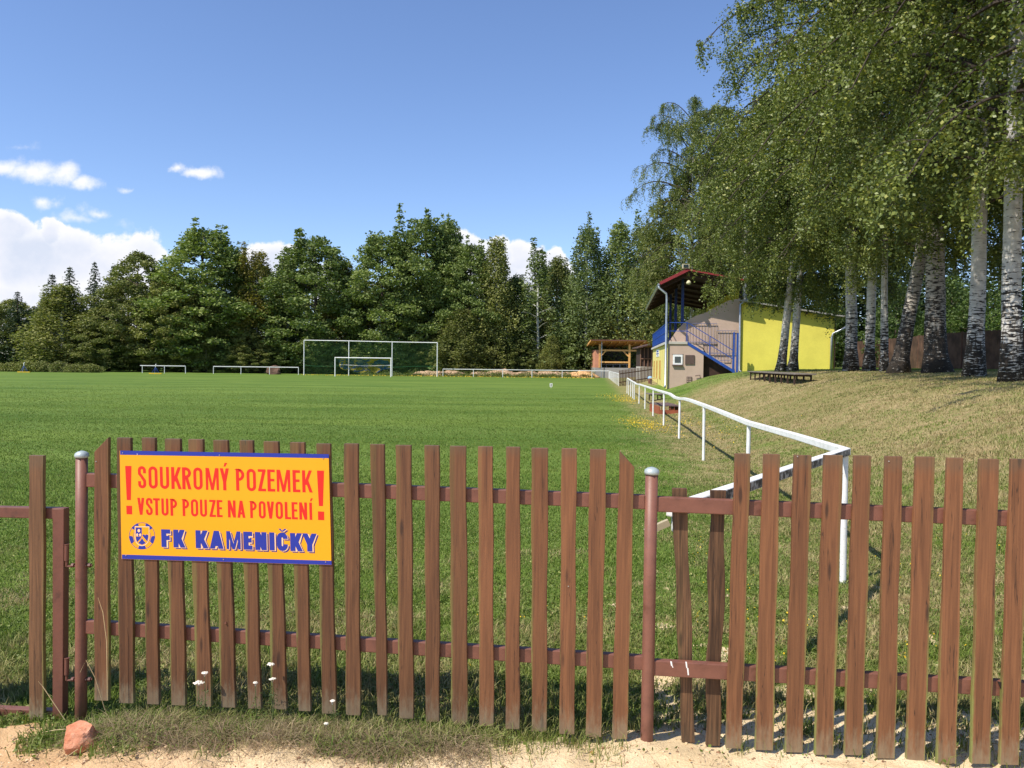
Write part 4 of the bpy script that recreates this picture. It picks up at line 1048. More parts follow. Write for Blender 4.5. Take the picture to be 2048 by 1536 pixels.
MB().box(b + Vector((0, 0, .23)), (.20, .03, .26)).build('board', M_WHITE, mk); MB().box(b + Vector((.0, -.018, .23)), (.05, .01, .16)).build('slot', M_LIMB, mk); MB().box(b + Vector((0, 0, .05)), (.03, .03, .14)).build('stake', M_WHITE, mk)

# =================================================================== rocks and heaps
def lump(name, c, rx, ry, rz, mat, seed, amp=.25, sub=4, label=None, cat=None, group=None, rot=0, cut=None):
    import bmesh
    bm = bmesh.new(); bmesh.ops.create_icosphere(bm, subdivisions=sub, radius=1)
    r = random.Random(seed); pl = [(Vector((r.gauss(0, 1), r.gauss(0, 1), r.gauss(0, 1))).normalized(), r.uniform(.55, .85)) for _ in range(cut or 0)]
    from mathutils import noise as mn
    for v in bm.verts:
        p_ = v.co.copy()
        for n_v, d in pl:
            k = p_.dot(n_v)
            if k > d: p_ -= n_v*(k-d)
        f = 1 + amp*(mn.fractal(p_*1.7 + Vector((seed, 0, 0)), 1.0, 2.0, 4)) + amp*.3*mn.noise(p_*7)
        v.co = Vector((p_.x*rx*f, p_.y*ry*f, p_.z*rz*f))
    me = bpy.data.meshes.new(name); bm.to_mesh(me); bm.free(); me.materials.append(mat)
    if not cut: me.polygons.foreach_set('use_smooth', np.ones(len(me.polygons), bool))
    o = link(name, me, None, c); o.rotation_euler = (0, 0, rot); return tag(o, label, cat, group)
def rock_mat():
    t = MT('reddish sandstone'); n = t.noise(12, 6, .65); n2 = t.noise(45, 5, .7)
    c = t.mix(t.ramp(n, .35, .65), (.50, .19, .10), (.60, .30, .19)); c = t.mix(t.ramp(n2, .6, .72, 0, .7), c, (.66, .45, .34)); c = t.mix(t.ramp(n2, .42, .3, 0, .6), c, (.30, .10, .05))
    t.bump(n2, .8, .01); return t.fin(c, .9, 0, .2)
M_ROCK = rock_mat()
rk = onplane(164, 1482, Vector((0, 0, -.015)), Vector((0, 0, 1)))
lump('rock', (rk.x, rk.y, float(gz(rk.x, rk.y)) + .045), .088, .07, .075, M_ROCK, 5, .10, 4, 'reddish angular stone lying at the foot of the left fence post', 'stone', None, .5, 9)
M_SOIL = plain('pale heaped earth', (.40, .27, .17), .95, 0, .3, 1.2, .1, .8)
M_SOIL2 = plain('orange heaped sand', (.55, .32, .15), .95, 0, .25, 1.2, .1, .8)
for (px, D, w, h, mt, lb) in [(862, 112, 2.9, 1.0, M_SOIL, 'heap of pale earth at the foot of the right-hand ball net post'), (905, 113, 2.2, .95, M_SOIL, 'heap of pale earth just right of the ball net'),
        (962, 113, 2.2, .75, M_SOIL, 'low heap of earth behind the second bay of the white railing'), (1003, 115, 2.6, 1.2, M_SOIL, 'heap of earth with grass behind the white railing, right of the middle'),
        (1050, 115, 3.4, .95, M_SOIL, 'long low heap of earth behind the middle of the white railing'), (1108, 115, 3.4, 1.05, M_SOIL, 'low grassy heap left of the orange sand heap'), (1168, 111.5, 2.2, 1.25, M_SOIL2, 'orange heap of sand beside the timber shelter')]:
    x = (px-1024)/FPX*D; lump('earth_heap', (x, D, ZF), w*.85, 1.4, h*.78, mt, px, .35, 4, lb, 'earth heap', 'heaps of earth behind the goal line')
lump('boulder', ((547-1024)/FPX*110.5, 110.5, ZF+.4), 1.15, .9, .85, plain('brown stone', (.13, .075, .05), .9, 0, .3, 2), 3, .2, 3, 'brown rounded boulder behind the long white railing', 'boulder', None, 0, 5)
M_WEED = leaf_mat('weeds', (.09, .13, .03), (.16, .19, .05), (.4, .33, .05), .3)
C_ = []
for i in range(16000):
    px = random.uniform(720, 1190); D = random.uniform(109.6, 113.5); x = (px-1024)/FPX*D; C_.append((x, D, ZF + abs(random.gauss(0, .34))*max(.1, vnoise(x, D, .5, 3)*1.8)))
tag(link('weeds', leaves_mesh('weeds', np.array(C_), rng.uniform(.05, .10, len(C_)), M_WEED, rng.uniform(0, 1, len(C_)))), 'weeds and rough grass around the heaps of earth', 'weeds', kind='stuff')

# =================================================================== the grandstand
BA_ = Vector((9.17, 46, 0)); bu = Vector((.135, 1, 0)).normalized(); bv = Vector((bu.y, -bu.x, 0))
def BL(t, w, z): return BA_ + bv*t + bu*w + Vector((0, 0, z))
def bb(m, t0, t1, w0, w1, z0, z1):
    vs = [BL(t, w, z) for t in (t0, t1) for w in (w0, w1) for z in (z0, z1)]
    m.add(vs, [(0,1,3,2), (4,6,7,5), (0,4,5,1), (2,3,7,6), (0,2,6,4), (1,5,7,3)]); return m
def BX(t0, t1, w0, w1, z0, z1): return bb(MB(), t0, t1, w0, w1, z0, z1)
def stucco(name, col, sc_=30):
    t = MT(name); n = t.noise(sc_, 5, .7); n2 = t.noise(.8, 5, .6)
    c = t.mix(t.ramp(n2, .35, .7), col, tuple(x*.86 for x in col)); c = t.mix(t.ramp(n, .35, .65, .25, 0), c, tuple(x*.7 for x in col)); t.bump(n, .4, .01); return t.fin(c, .9, 0, .15)
M_BEIGE = stucco('beige roughcast', (.54, .405, .325)); M_YW = stucco('yellow render', (.80, .71, .13), 18); M_YWF = stucco('yellow facade render', (.74, .64, .22), 18)
M_CONC = stucco('pale concrete', (.52, .49, .43)); M_SHUT = plain('dark brown shutter', (.10, .065, .055), .6); M_PVC = plain('white window frame', (.8, .8, .8), .35)
M_GLASS = plain('dark window glass', (.03, .045, .055), .08, 0, .2, 2, .8); M_ZINC = plain('zinc sheet', (.42, .45, .48), .38, .7); M_REDR = plain('red roof sheet', (.25, .03, .035), .45)
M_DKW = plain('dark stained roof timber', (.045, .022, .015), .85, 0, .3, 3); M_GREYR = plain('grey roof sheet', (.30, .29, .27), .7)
gs = empty('grandstand', BL(0, 0, .1), 0, 'roofed grandstand with beige side wall, yellow front and blue railings beside the pitch', 'grandstand')
LN = 19.5
prof = [(0, -.4), (2.05, -.4), (2.05, 2.30), (1.12, 2.83), (0, 2.83)]
MB().prism([BL(t, 0, z) for t, z in prof], bu*.35).build('side_wall', M_BEIGE, gs)
BX(.0, 2.05, .35, LN, -.4, 2.82).build('lower_block', M_BEIGE, gs)
BX(-.025, 0, .0, LN, -.4, 2.82).build('front_wall', M_YWF, gs)
m = BX(-.16, 1.12, -.06, LN+.1, 2.83, 2.985); m.build('platform_slab', M_CONC, gs, bevel=.015)
BX(1.12, 2.2, 1.1, LN, 2.82, 2.98).build('platform_floor', M_CONC, gs)
# raked side wall with terraces behind it
rk_ = [(.95, .3), (4.24, .3), (4.24, 5.62), (3.56, 5.48), (2.9, 5.15), (2.32, 4.80), (1.65, 4.56), (1.04, 4.2), (.62, 3.75), (.12, 3.0), (.12, 2.99), (.95, 2.99)]
MB().prism([BL(t, 1.1, z) for t, z in rk_], bu*.28).build('raked_wall', M_BEIGE, gs)
m = MB()
for i in range(7): bb(m, 1.5+i*.4, 4.24, 1.38, LN, 2.98 + i*.36, 3.34 + i*.36)
m.build('terrace', plain('brown terrace planks', (.11, .075, .055), .8), gs)
BX(.9, .98, 1.38, 3.2, 2.985, 3.5).build('low_wall', plain('orange inner wall', (.60, .33, .16), .8), gs)
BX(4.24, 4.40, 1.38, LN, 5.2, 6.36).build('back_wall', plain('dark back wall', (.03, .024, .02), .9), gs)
for i in range(22): BX(4.18, 4.24, 1.6+i*.8, 2.0+i*.8, 5.5, 6.25).build('slat', M_YW, gs)
W0, W1 = -.2, LN+1.0
rp = [(-.53, 6.38), (1.06, 7.17), (4.35, 6.54)]
def roofslab(z0, z1, e0=0, w0=W0, w1=W1):
    a = [(rp[0][0]-e0, rp[0][1]-e0*.49), rp[1], (rp[2][0]+e0, rp[2][1]-e0*.19)]
    return MB().prism([BL(t, w0, z+z1) for t, z in a] + [BL(t, w0, z+z0) for t, z in reversed(a)], bu*(w1-w0))
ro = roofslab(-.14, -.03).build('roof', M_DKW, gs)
roofslab(-.03, .02, .05, W0-.04, W1+.04).build('roof_sheet', M_REDR, ro)
m = MB(); a = [BL(t, W0-.03, z) for t, z in rp]
m.bar(a[0], a[1], .05, .17); m.bar(a[1], a[2], .05, .09); m.build('fascia', M_REDR, ro)
for i in range(7):
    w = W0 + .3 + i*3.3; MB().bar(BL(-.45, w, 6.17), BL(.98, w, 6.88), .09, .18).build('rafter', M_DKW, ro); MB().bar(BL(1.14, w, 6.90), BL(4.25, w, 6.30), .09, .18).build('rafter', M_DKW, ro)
m = MB(); m.tube([BL(-.61, W0, 6.32), BL(-.61, W1, 6.28)], .07, 10); m.build('gutter', M_ZINC, gs)
MB().tube([BL(-.61, W0+.1, 6.28), BL(-.58, -.12, 6.12), BL(-.16, -.14, 5.78), BL(-.13, -.13, 5.5), BL(-.13, -.13, .45), BL(-.16, -.3, .3)], .065, 12).build('downpipe', M_ZINC, gs, smooth=True)
for w in (1.3, 6.8, 12.3, 17.8):
    BX(.82, .98, w, w+.16, 2.98, 6.82).build('column', M_BLUED, gs)
# blue platform railing
def bars(m, P0, P1, h0, h1, n, s_=.022):
    for i in range(n+1):
        q = P0.lerp(P1, i/n); m.bar(q + Vector((0, 0, h0)), q + Vector((0, 0, h1)), s_, s_)
m = MB(); z = 2.985
for hh in (.14, .62, 1.12): m.bar(BL(-.05, .05, z+hh), BL(-.05, LN, z+hh), .045, .045)
bars(m, BL(-.05, .05, z), BL(-.05, LN, z), .0, 1.12, 44, .022)
m.build('platform_railing', M_BLUE, gs)
m = MB()
for hh in (.62, 1.12): m.bar(BL(0, .02, z+hh), BL(1.1, .02, z+hh), .04, .04); m.bar(BL(1.1, .02, z+hh), BL(3.75, .02, z+hh-1.62), .04, .04)
for t, zb in ((1.08, 2.98), (2.4, 2.2), (3.72, 1.3)): m.bar(BL(t, .02, zb), BL(t, .02, zb+1.12), .045, .045)
m.build('stair_railing', M_BLUE, gs)
m = MB()
for (t0, t1, z0, z1_) in ((1.1, 2.9, 3.0, 4.1), (2.9, 4.1, 2.35, 3.68), (1.9, 2.9, 2.35, 2.95), (2.4, 3.7, 1.9, 2.3)):
    for zz in (z0, z1_): m.bar(BL(t0, 1.02, zz), BL(t1, 1.02, zz), .03, .03)
    bars(m, BL(t0, 1.02, 0), BL(t1, 1.02, 0), z0, z1_, max(3, int((t1-t0)/.17)), .016)
m.build('railing_panel', plain('pale blue grille', (.16, .17, .27), .5), gs)
MB().prism([BL(1.12, -.03, 2.80), BL(1.12, -.03, 2.98), BL(3.85, -.03, 1.32), BL(3.85, -.03, 1.14)], bu*.06).build('stair_stringer', M_BLUE, gs)
st = MB()
for i in range(9): bb(st, 1.15 + i*.3, 1.45 + i*.3, .04, 1.05, 2.80 - i*.182, 2.86 - i*.182)
st.build('stair_treads', M_CONC, gs)
MB().prism([BL(2.05, .35, .2), BL(4.1, .35, .2), BL(4.1, .35, 1.0), BL(2.05, .35, 2.2)], bu*.05).build('under_stair_shade', M_DKW, gs)  # dark sheet standing in for the shade under the stair
BX(3.72, 3.82, -.02, .08, .95, 3.55).build('gate_post', M_BLUE, gs); BX(3.92, 4.02, -.02, .08, .95, 3.5).build('gate_post', M_BLUE, gs)
# openings in the side wall
wf = BX(.29, .84, -.06, 0, 1.63, 2.22).build('window', M_PVC, gs); BX(.39, .74, -.075, -.06, 1.75, 2.10).build('pane', M_GLASS, wf)
BX(.26, .87, -.12, 0, 1.55, 1.63).build('window_sill', M_SHUT, gs); BX(.24, .89, -.02, 0, 2.22, 2.25).build('window_lintel', M_SHUT, gs)
BX(1.0, 1.53, -.05, 0, 1.66, 2.20).build('shutter', M_SHUT, gs)
ve = BX(1.1, 1.40, -.04, 0, .58, .93).build('vent', M_SHUT, gs)
m = MB()
for i in range(3):
    for j in range(3): bb(m, 1.13+i*.09, 1.18+i*.09, -.055, -.04, .62 + j*.1, .68 + j*.1)
m.build('vent_slot', M_BEIGE, ve)
MB().tube([BL(1.58, -.1, .98), BL(1.85, -.1, 1.03), BL(1.9, -.1, .75)], .025, 8).build('pipe', M_SHUT, gs)
# front: name board, three narrow ochre panels with upright bars
sb = BX(-.05, -.025, 9.3, 13.2, 2.18, 2.72).build('name_board', M_WHITE, gs)
m = MB()
for k_, (a, b, zz, hh) in enumerate([(9.9, 12.4, 2.52, .10), (9.6, 12.0, 2.36, .08), (12.1, 12.7, 2.36, .08), (10.4, 11.2, 2.25, .05)]): bb(m, -.056, -.05, a, b, zz, zz+hh)
m.build('board_lettering', M_BLUE, sb)
for w in (7.0, 11.2, 15.4):
    f = BX(-.05, -.025, w, w+1.3, .62, 1.9).build('window', plain('ochre panel', (.50, .33, .10), .7), gs)  # thin ochre panel for a brownish upright mark
    m = MB()
    for k_ in range(2): bb(m, -.09, -.05, w+.35 + k_*.5, w+.43 + k_*.5, .62, 1.9)
    m.build('bar', plain('ochre bar', (.45, .27, .08), .7), f)
lm = MB(); lm.lathe(BL(1.12, W0+.15, 6.45), [(.05, .12), (.13, .02), (.15, -.05), (.1, -.12)], 12); lm.build('lamp', plain('cream lamp glass', (.6, .56, .35), .4), gs, smooth=True)
fl = BX(.72, 1.12, W0-.1, W0+.1, 7.24, 7.50).build('floodlight', plain('pale floodlight box', (.55, .50, .35), .5), gs); BX(.78, 1.06, W0-.13, W0-.1, 7.28, 7.46).build('lamp_glass', M_GLASS, fl)

an = empty('annexe', BL(4.3, 1.05, 1.2), 0, 'bright yellow annexe with a low grey lean-to roof behind the twin birches', 'building')
MB().prism([BL(4.27, .98, .6), BL(9.62, .98, .6), BL(9.62, .98, 4.52), BL(4.27, .98, 5.36)], bu*8).build('wall', M_YW, an)
MB().prism([BL(4.15, .55, 5.42), BL(10.25, .55, 4.46), BL(10.25, .55, 4.54), BL(4.15, .55, 5.50)], bu*9).build('roof', M_GREYR, an)
for i in range(7): t = 4.7 + i*.82; MB().bar(BL(t, .62, 5.30 - (t-4.15)*.157), BL(t, 1.0, 5.30 - (t-4.15)*.157), .07, .10).build('rafter', M_DKW, an)
MB().tube([BL(5.2, .7, 5.8), BL(4.5, .85, 5.45), BL(4.22, .88, 5.25), BL(4.22, .88, 1.35), BL(4.35, .7, 1.2), BL(4.6, .6, 1.15)], .065, 12).build('downpipe', M_ZINC, an, smooth=True)
MB().tube([BL(10.3, .7, 4.0), BL(9.9, .78, 3.75), BL(9.5, .86, 3.55), BL(9.42, .86, 3.3), BL(9.42, .86, 1.4)], .065, 12).build('downpipe', M_ZINC, an, smooth=True)
MB().prism([BL(9.6, .95, 1.0), BL(9.66, .95, 1.0), BL(9.66, .95, 4.4), BL(9.6, .95, 4.4)], bu*.05).build('corner_trim', M_DKW, an)

# bin and bench by the yellow front
b = at(1300, 766, 60); g_ = float(gz(b.x, b.y)); b.z = g_
bi = empty('waste_bin', b, 0, 'brown waste bin with a light blue lid against the yellow front of the grandstand', 'bin')
MB().lathe(b, [(.13, 0), (.16, .25), (.16, .36)], 14).build('bin_body', plain('brown bin', (.16, .07, .05), .6), bi); MB().lathe(b, [(.15, .34), (.19, .42), (.16, .52), (.05, .57)], 14).build('lid', plain('light blue lid', (.25, .42, .70), .4), bi, smooth=True)
b = at(1309, 769, 57); b.z = float(gz(b.x, b.y)); be = empty('bench', b, 0, 'small pale bench with raised back beside the blue-lidded bin', 'bench')
MB().box(b + Vector((0, 0, .42)), (.7, .35, .06)).build('seat', plain('pale plank', (.5, .38, .22), .8), be); MB().bar(b + Vector((.32, 0, .42)), b + Vector((.45, 0, .85)), .05, .3).build('backrest', plain('pale plank', (.5, .38, .22), .8), be)
for dx in (-.25, .25): MB().box(b + Vector((dx, 0, .2)), (.06, .3, .42)).build('leg', M_SHUT, be)

# brown picket fence between the pitch and the grandstand
pf = empty('picket_fence', at(1238, 770, 66), 0, 'low dark brown picket fence joining the far railing to the grandstand', 'fence'); pf.location.z = -.2
M_DBR = plain('dark brown picket', (.085, .045, .028), .75, 0, .25, 4)
n_ = 23; P0 = at(1238.5, 771.5, 66); P1 = at(1303, 762, 67.5)
for i in range(n_):
    q = P0.lerp(P1, i/(n_-1)); o = MB().box(q + Vector((0, 0, .62)), (.07, .025, 1.36)).build('picket', M_DBR, pf, origin=q)
for hh in (.28, 1.0): MB().bar(P0 + Vector((0, .04, hh)), P1 + Vector((0, .04, hh)), .05, .07).build('rail', M_DBR, pf)

# timber shelter at the far corner
DS = 113.0
def SP(px, D, z): p_ = at(px, 740, D); p_.z = z; return p_
M_TIM = plain('fresh orange timber', (.66, .36, .12), .65, 0, .15, 2); M_TIMU = plain('timber roof boards', (.55, .29, .10), .7, 0, .2, 3); M_BRK = stucco('red hollow brick', (.58, .27, .17), 6); M_BLK = stucco('grey block plinth', (.38, .36, .33), 8)
M_DARKW = plain('grey render in the shelter', (.10, .10, .10), .9)
sh_ = empty('timber_shelter', SP(1240, DS, ZF), 0, 'open timber shelter with braced posts on a grey block plinth in the far right corner', 'shelter')
x0, x1 = SP(1190, DS, 0).x, SP(1330, DS, 0).x
def SB(xa, xb, ya, yb, za, zb): m = MB(); m.box(((xa+xb)/2, (ya+yb)/2, (za+zb)/2), (xb-xa, yb-ya, zb-za)); return m
SB(x0, x1, DS, DS+6, ZF-.3, 1.02).build('plinth', M_BLK, sh_)
SB(x0+.1, x1, DS+5.7, DS+6, 1.02, 4.2).build('rear_wall', M_DARKW, sh_)
SB(x0, x0+.3, DS+.4, DS+6, 1.02, 3.6).build('end_wall', M_BRK, sh_); SB(x0, x0+.62, DS+.02, DS+.38, 1.02, 3.55).build('pier', M_BRK, sh_)
px_ = [SP(p_, DS, 0).x for p_ in (1199, 1258.5, 1282)]
for x in px_: SB(x-.14, x+.14, DS-.05, DS+.2, 1.02, 4.45).build('post', M_TIM, sh_)
SB(px_[0]+.14, px_[1]-.14, DS-.03, DS+.15, 3.42, 3.66).build('beam', M_TIM, sh_); SB(px_[1]+.14, x1, DS-.03, DS+.15, 3.42, 3.66).build('beam', M_TIM, sh_); SB(px_[0]+.14, px_[1]-.14, DS-.03, DS+.15, 1.72, 1.95).build('beam', M_TIM, sh_)
for (xa, s_) in ((px_[0]+.14, 1), (px_[1]-.14, -1)): MB().bar((xa, DS+.06, 2.7), (xa + s_*.75, DS+.06, 3.44), .1, .18).build('brace', M_TIM, sh_)
rr = MB().prism([Vector((x0-.7, DS-.7, 4.85)), Vector((x0-.7, DS-.7, 5.0)), Vector((x0-.7, DS+6.4, 4.2)), Vector((x0-.7, DS+6.4, 4.05))], Vector((x1-x0+1.4, 0, 0))).build('roof', M_TIMU, sh_)
MB().prism([Vector((x0-.72, DS-.76, 4.78)), Vector((x0-.72, DS-.76, 5.06)), Vector((x0-.72, DS+6.4, 4.26)), Vector((x0-.72, DS+6.4, 3.98))], Vector((-.05, 0, 0))).build('verge_board', M_TIM, rr)
SB(x0-.7, x1+.7, DS-.80, DS-.72, 4.88, 5.06).build('fascia', plain('brown fascia', (.14, .06, .04), .6), rr)
m = MB()
for i in range(9): x = x0 + i*1.15; m.bar((x, DS-.6, 4.72), (x, DS+6, 3.98), .1, .16)
m.build('rafter', M_TIM, rr)
m = MB()
for i in range(4): m.box((px_[0] + 1.2 + i*1.0, DS+2, 1.25), (.08, .5, .45))
m.box((px_[0]+2.6, DS+2, 1.5), (3.9, .5, .06)); m.build('bench', plain('white bench', (.4, .4, .38), .6), sh_)
for x in (x0-.1, ): MB().tube([(x+1.0, DS-.3, ZF), (x+1.0, DS-.3, 4.8)], .05, 8).build('downpipe', M_ZINC, sh_)
# dark wooden hut with a row of windows in front of the shelter
hu = empty('wooden_hut', SP(1292, 84, -.3), 0, 'dark brown wooden hut with narrow panes squeezed between shelter and grandstand', 'hut')
xa, xb = SP(1281, 84, 0).x, SP(1318, 84, 0).x
SB(xa, xb, 84, 87, -.5, 1.35).build('base', M_CONC, hu); SB(xa, xb, 84.1, 87, 1.35, 3.4).build('wall', plain('dark hut boards', (.05, .03, .025), .8), hu)
for i in range(6): x = xa + i*(xb-xa)/5; SB(x-.04, x+.04, 84.0, 84.1, 1.35, 3.4).build('mullion', plain('brown window post', (.22, .12, .08), .7), hu)
SB(xa, xb, 83.98, 84.06, 2.15, 2.25).build('window_rail', plain('brown window rail', (.22, .12, .08), .7), hu)
MB().prism([Vector((xa-.4, 83.4, 3.30)), Vector((xa-.4, 83.4, 3.42)), Vector((xb+.2, 83.4, 4.1)), Vector((xb+.2, 83.4, 3.98))], Vector((0, 4, 0))).build('roof', plain('brown hut roof', (.10, .06, .05), .7), hu)

# =================================================================== tables and benches on the bank
M_GREYW = plain('weathered grey plank', (.17, .145, .12), .85, 0, .3, 6); M_DKLEG = plain('dark rusty leg', (.05, .028, .02), .7)
def plank_table(name, label, cat, c, L_, wd, h, nl, rz, top=M_GREYW, group=None):
    r = empty(name, c, 0, label, cat, group); rot = Matrix.Rotation(rz, 3, 'Z')
    n = 4
    for i in range(n):
        y = -wd/2 + wd*(i+.5)/n; MB().box(Vector(c) + rot @ Vector((0, y, h-.02)), (L_, wd/n-.02, .045), rot).build('plank', top, r, bevel=.004)
    for i in range(nl):
        x = -L_/2 + L_*(i+.4)/(nl-.2)
        for y in (-wd/2+.08, wd/2-.08):
            q = Vector(c) + rot @ Vector((x, y, 0)); zg = float(gz(q.x, q.y)); MB().bar(Vector((q.x, q.y, zg-.02)), Vector((q.x, q.y, c[2]+h-.045)), .05, .05).build('leg', M_DKLEG, r)
        a = Vector(c) + rot @ Vector((x, -wd/2+.05, h-.075)); b = Vector(c) + rot @ Vector((x, wd/2-.05, h-.075)); MB().bar(a, b, .05, .06).build('bearer', M_DKLEG, r)
    return r
lb_c = Vector((7.0+.1064*30, 30, 0)); lb_c.z = float(gz(lb_c.x, lb_c.y)); plank_table('long_bench', 'long low plank bench on many dark legs at the foot of the twin birches', 'bench', lb_c, 8.2, .7, .36, 9, math.pi/2 - .106)
x = (1311-1024)/FPX*38; plank_table('plank_bench', 'small grey plank bench behind the railing, farther than the red-brown one', 'bench', Vector((x, 38, float(gz(x, 38)))), .75, 1.1, .34, 2, .0)
x = (1336-1024)/FPX*28.4; c = Vector((x, 28.4, float(gz(x, 28.4)) - .03)); rb = empty('plank_bench', c, 0, 'low red-brown box bench with dark slatted top just behind the white railing', 'bench')
M_RB = plain('red-brown painted wood', (.30, .085, .04), .6, 0, .15, 6)
for i in range(5): MB().box(c + Vector((-.30 + i*.15, .55, .33)), (.12, 2.1, .04)).build('plank', plain('purple brown plank', (.13, .085, .08), .7), rb, bevel=.003)
for i in range(5): MB().box(c + Vector((-.30 + i*.15, -.46, .24)), (.02, .03, .14)).build('divider', M_RB, rb)
MB().box(c + Vector((0, -.45, .09)), (.78, .05, .18)).build('front_board', M_RB, rb)
MB().box(c + Vector((-.37, .55, .15)), (.04, 1.94, .30)).build('side_board', M_RB, rb); MB().box(c + Vector((.37, .55, .15)), (.04, 1.94, .30)).build('side_board', M_RB, rb)

# =================================================================== tall board fence behind the birches
bf = empty('board_fence', (26, 56, 1.6), 0, 'tall dark brown close-boarded fence running behind the birch trunks', 'fence')
path = [at(1640, 730, 75), at(1666, 730, 71), at(1745, 730, 59), at(1815, 730, 50), at(1882, 730, 43), at(1965, 730, 39), at(2046, 730, 36), at(2150, 730, 33.5), at(2300, 730, 30)]
def bfz(p_): return float(np.interp(p_.y, [30, 36, 43, 72], [1.55, 1.62, 1.65, 1.85]))
M_BF = plain('brown fence boards', (.125, .068, .045), .8, 0, .45, 1.6)
seg = []
for i in range(len(path)-1):
    n = max(1, round((path[i+1]-path[i]).length/2.6)); seg += [path[i].lerp(path[i+1], k/n) for k in range(n)]
seg.append(path[-1])
for i in range(len(seg)-1):
    a, b = seg[i].copy(), seg[i+1].copy(); a.z = bfz(a); b.z = bfz(b); n = int((b-a).length/.14); m = MB(); d = (b-a).normalized()
    for k in range(n):
        q = a.lerp(b, (k+.5)/n); h = 1.85 + random.uniform(-.02, .03); m.bar(q + Vector((0, 0, -.15)), q + Vector((0, 0, h)), .022, (b-a).length/n - .008, up=d)
    m.build('board_panel', M_BF, bf, origin=a)
    MB().bar(a + Vector((0, -.08, -.3)), a + Vector((0, -.08, 1.9)), .07, .07).build('post', plain('rusty fence post', (.13, .055, .035), .7), bf, origin=a)
    m = MB()
    for hh in (.45, 1.45): m.bar(a + Vector((0, -.06, hh)), b + Vector((0, -.06, hh)), .04, .07)
    m.build('rail', M_BF, bf, origin=a)
b = at(1925.5, 700, 80); b.z = 1.0; sl = empty('street_lamp', b, 0, 'white-headed street lamp on a pale pole behind the board fence', 'street lamp')
tz = at(1925.5, 604, 80).z
MB().tube([b, (b.x, b.y, 1.0+3), (b.x+.02, b.y, tz)], [.1, .08, .05], 10).build('pole', plain('galvanised pole', (.5, .5, .5), .5, .3), sl)
MB().box((b.x-.28, b.y, tz+.04), (.75, .3, .14)).build('lamp_head', plain('pale lamp head', (.75, .73, .65), .5), sl, bevel=.04)

# =================================================================== small growth near the fence
M_STRAW = grass_mat('straw')
for n_ in M_STRAW.node_tree.nodes:
    if n_.type == 'MIX' and abs(n_.inputs[6].default_value[0]-.27) < .001: n_.inputs[6].default_value = (.15, .10, .06, 1); n_.inputs[7].default_value = (.50, .38, .25, 1)
def tufts(name, n, fx, hr, wr, dryf, label, lean=(.2, .9)):
    xs = []; ys = []
    while len(xs) < n:
        x, y = fx(); xs.append(x); ys.append(y)
    x = np.array(xs); y = np.array(ys); P = np.stack([x, y, gz(x, y)-.005], 1); h = rng.uniform(*hr, n)
    me = blades_mesh(name, P, h, rng.uniform(*wr, n), rng.uniform(*lean, n), (M_STRAW if name == 'straw' else M_GRASS), {'dry': np.clip(rng.normal(dryf, .25, n), 0, 1), 'rnd': rng.uniform(0, 1, n)}); return tag(link(name, me), label, 'grass', kind='stuff')
cent = [(random.uniform(-1.85, .5), random.gauss(.0, .13)) for _ in range(150)]
def f1():
    c = random.choice(cent); x = c[0] + random.gauss(0, .05); dens = 1
    return x, fence_y(x) + .05 + c[1] + random.gauss(0, .045)
tufts('tall_grass', 6000, f1, (.015, .10), (.002, .0045), .26, 'longer grass growing along the foot of the fence')
cent2 = [(random.uniform(-.1, 2.4), random.uniform(.0, 1.0)) for _ in range(90)]
def f2():
    c = random.choice(cent2); x = c[0] + random.gauss(0, .035); return x, fence_y(x) + c[1] + random.gauss(0, .04)
tufts('tall_grass', 4500, f2, (.02, .10), (.002, .005), .22, 'tufts of grass in the sand behind the right half of the fence')
def f3():
    x = random.uniform(-1.95, -.1) ; return x, fence_y(x) - random.gauss(.20, .075)
tufts('straw', 7500, f3, (.02, .09), (.0015, .003), .9, 'matted dry straw and roots in front of the fence', (1.2, 3.5))
def f4():
    x = random.uniform(-2.2, 2.2); return x, fence_y(x) - random.uniform(.05, .7)
tufts('straw', 900, f4, (.015, .05), (.0015, .003), .8, 'scattered dry stalks on the sand', (1.5, 4))
for i, (px, py, hh, lb) in enumerate([(425, 1225, 0, 'tall dry grass stalk leaning in front of the first pickets'), (300, 1395, 0, 'dry grass stalk bending over the left end of the soil')]):
    pass
def stalk(pts, label):
    P = [onplane(a, b, FP - FN*o_, FN) for a, b, o_ in pts]; m = MB(); m.tube(P, [.0018]*(len(P)-1) + [.0008], 5); o = m.build('dry_stalk', plain('straw stalk', (.55, .42, .22), .7), None, origin=P[0]); tag(o, label, 'dry stalk')
stalk([(215, 1400, .06), (214, 1330, .06), (213, 1280, .06), (206, 1225, .07), (196, 1195, .08)], 'tall dry grass stalk curving up in front of the slanted first picket')
stalk([(2, 1483, .12), (60, 1470, .15), (110, 1460, .16), (150, 1457, .17)], 'long dry straw lying flat on the soil left of the reddish stone')
stalk([(118, 1525, .4), (150, 1502, .35), (185, 1478, .3), (176, 1488, .3)], 'dry straw bent across the reddish stone')
stalk([(210, 1420, .05), (190, 1355, .07), (172, 1320, .08), (160, 1345, .09)], 'thin dry grass stalk arching beside the left post')
stalk([(130, 1440, .05), (85, 1372, .06), (76, 1362, .07)], 'thin dry grass stalk in front of the gate board')
M_YAR = plain('yarrow white', (.72, .66, .56), .8, 0, .15, 60); M_STEM = plain('green stem', (.10, .13, .04), .7)
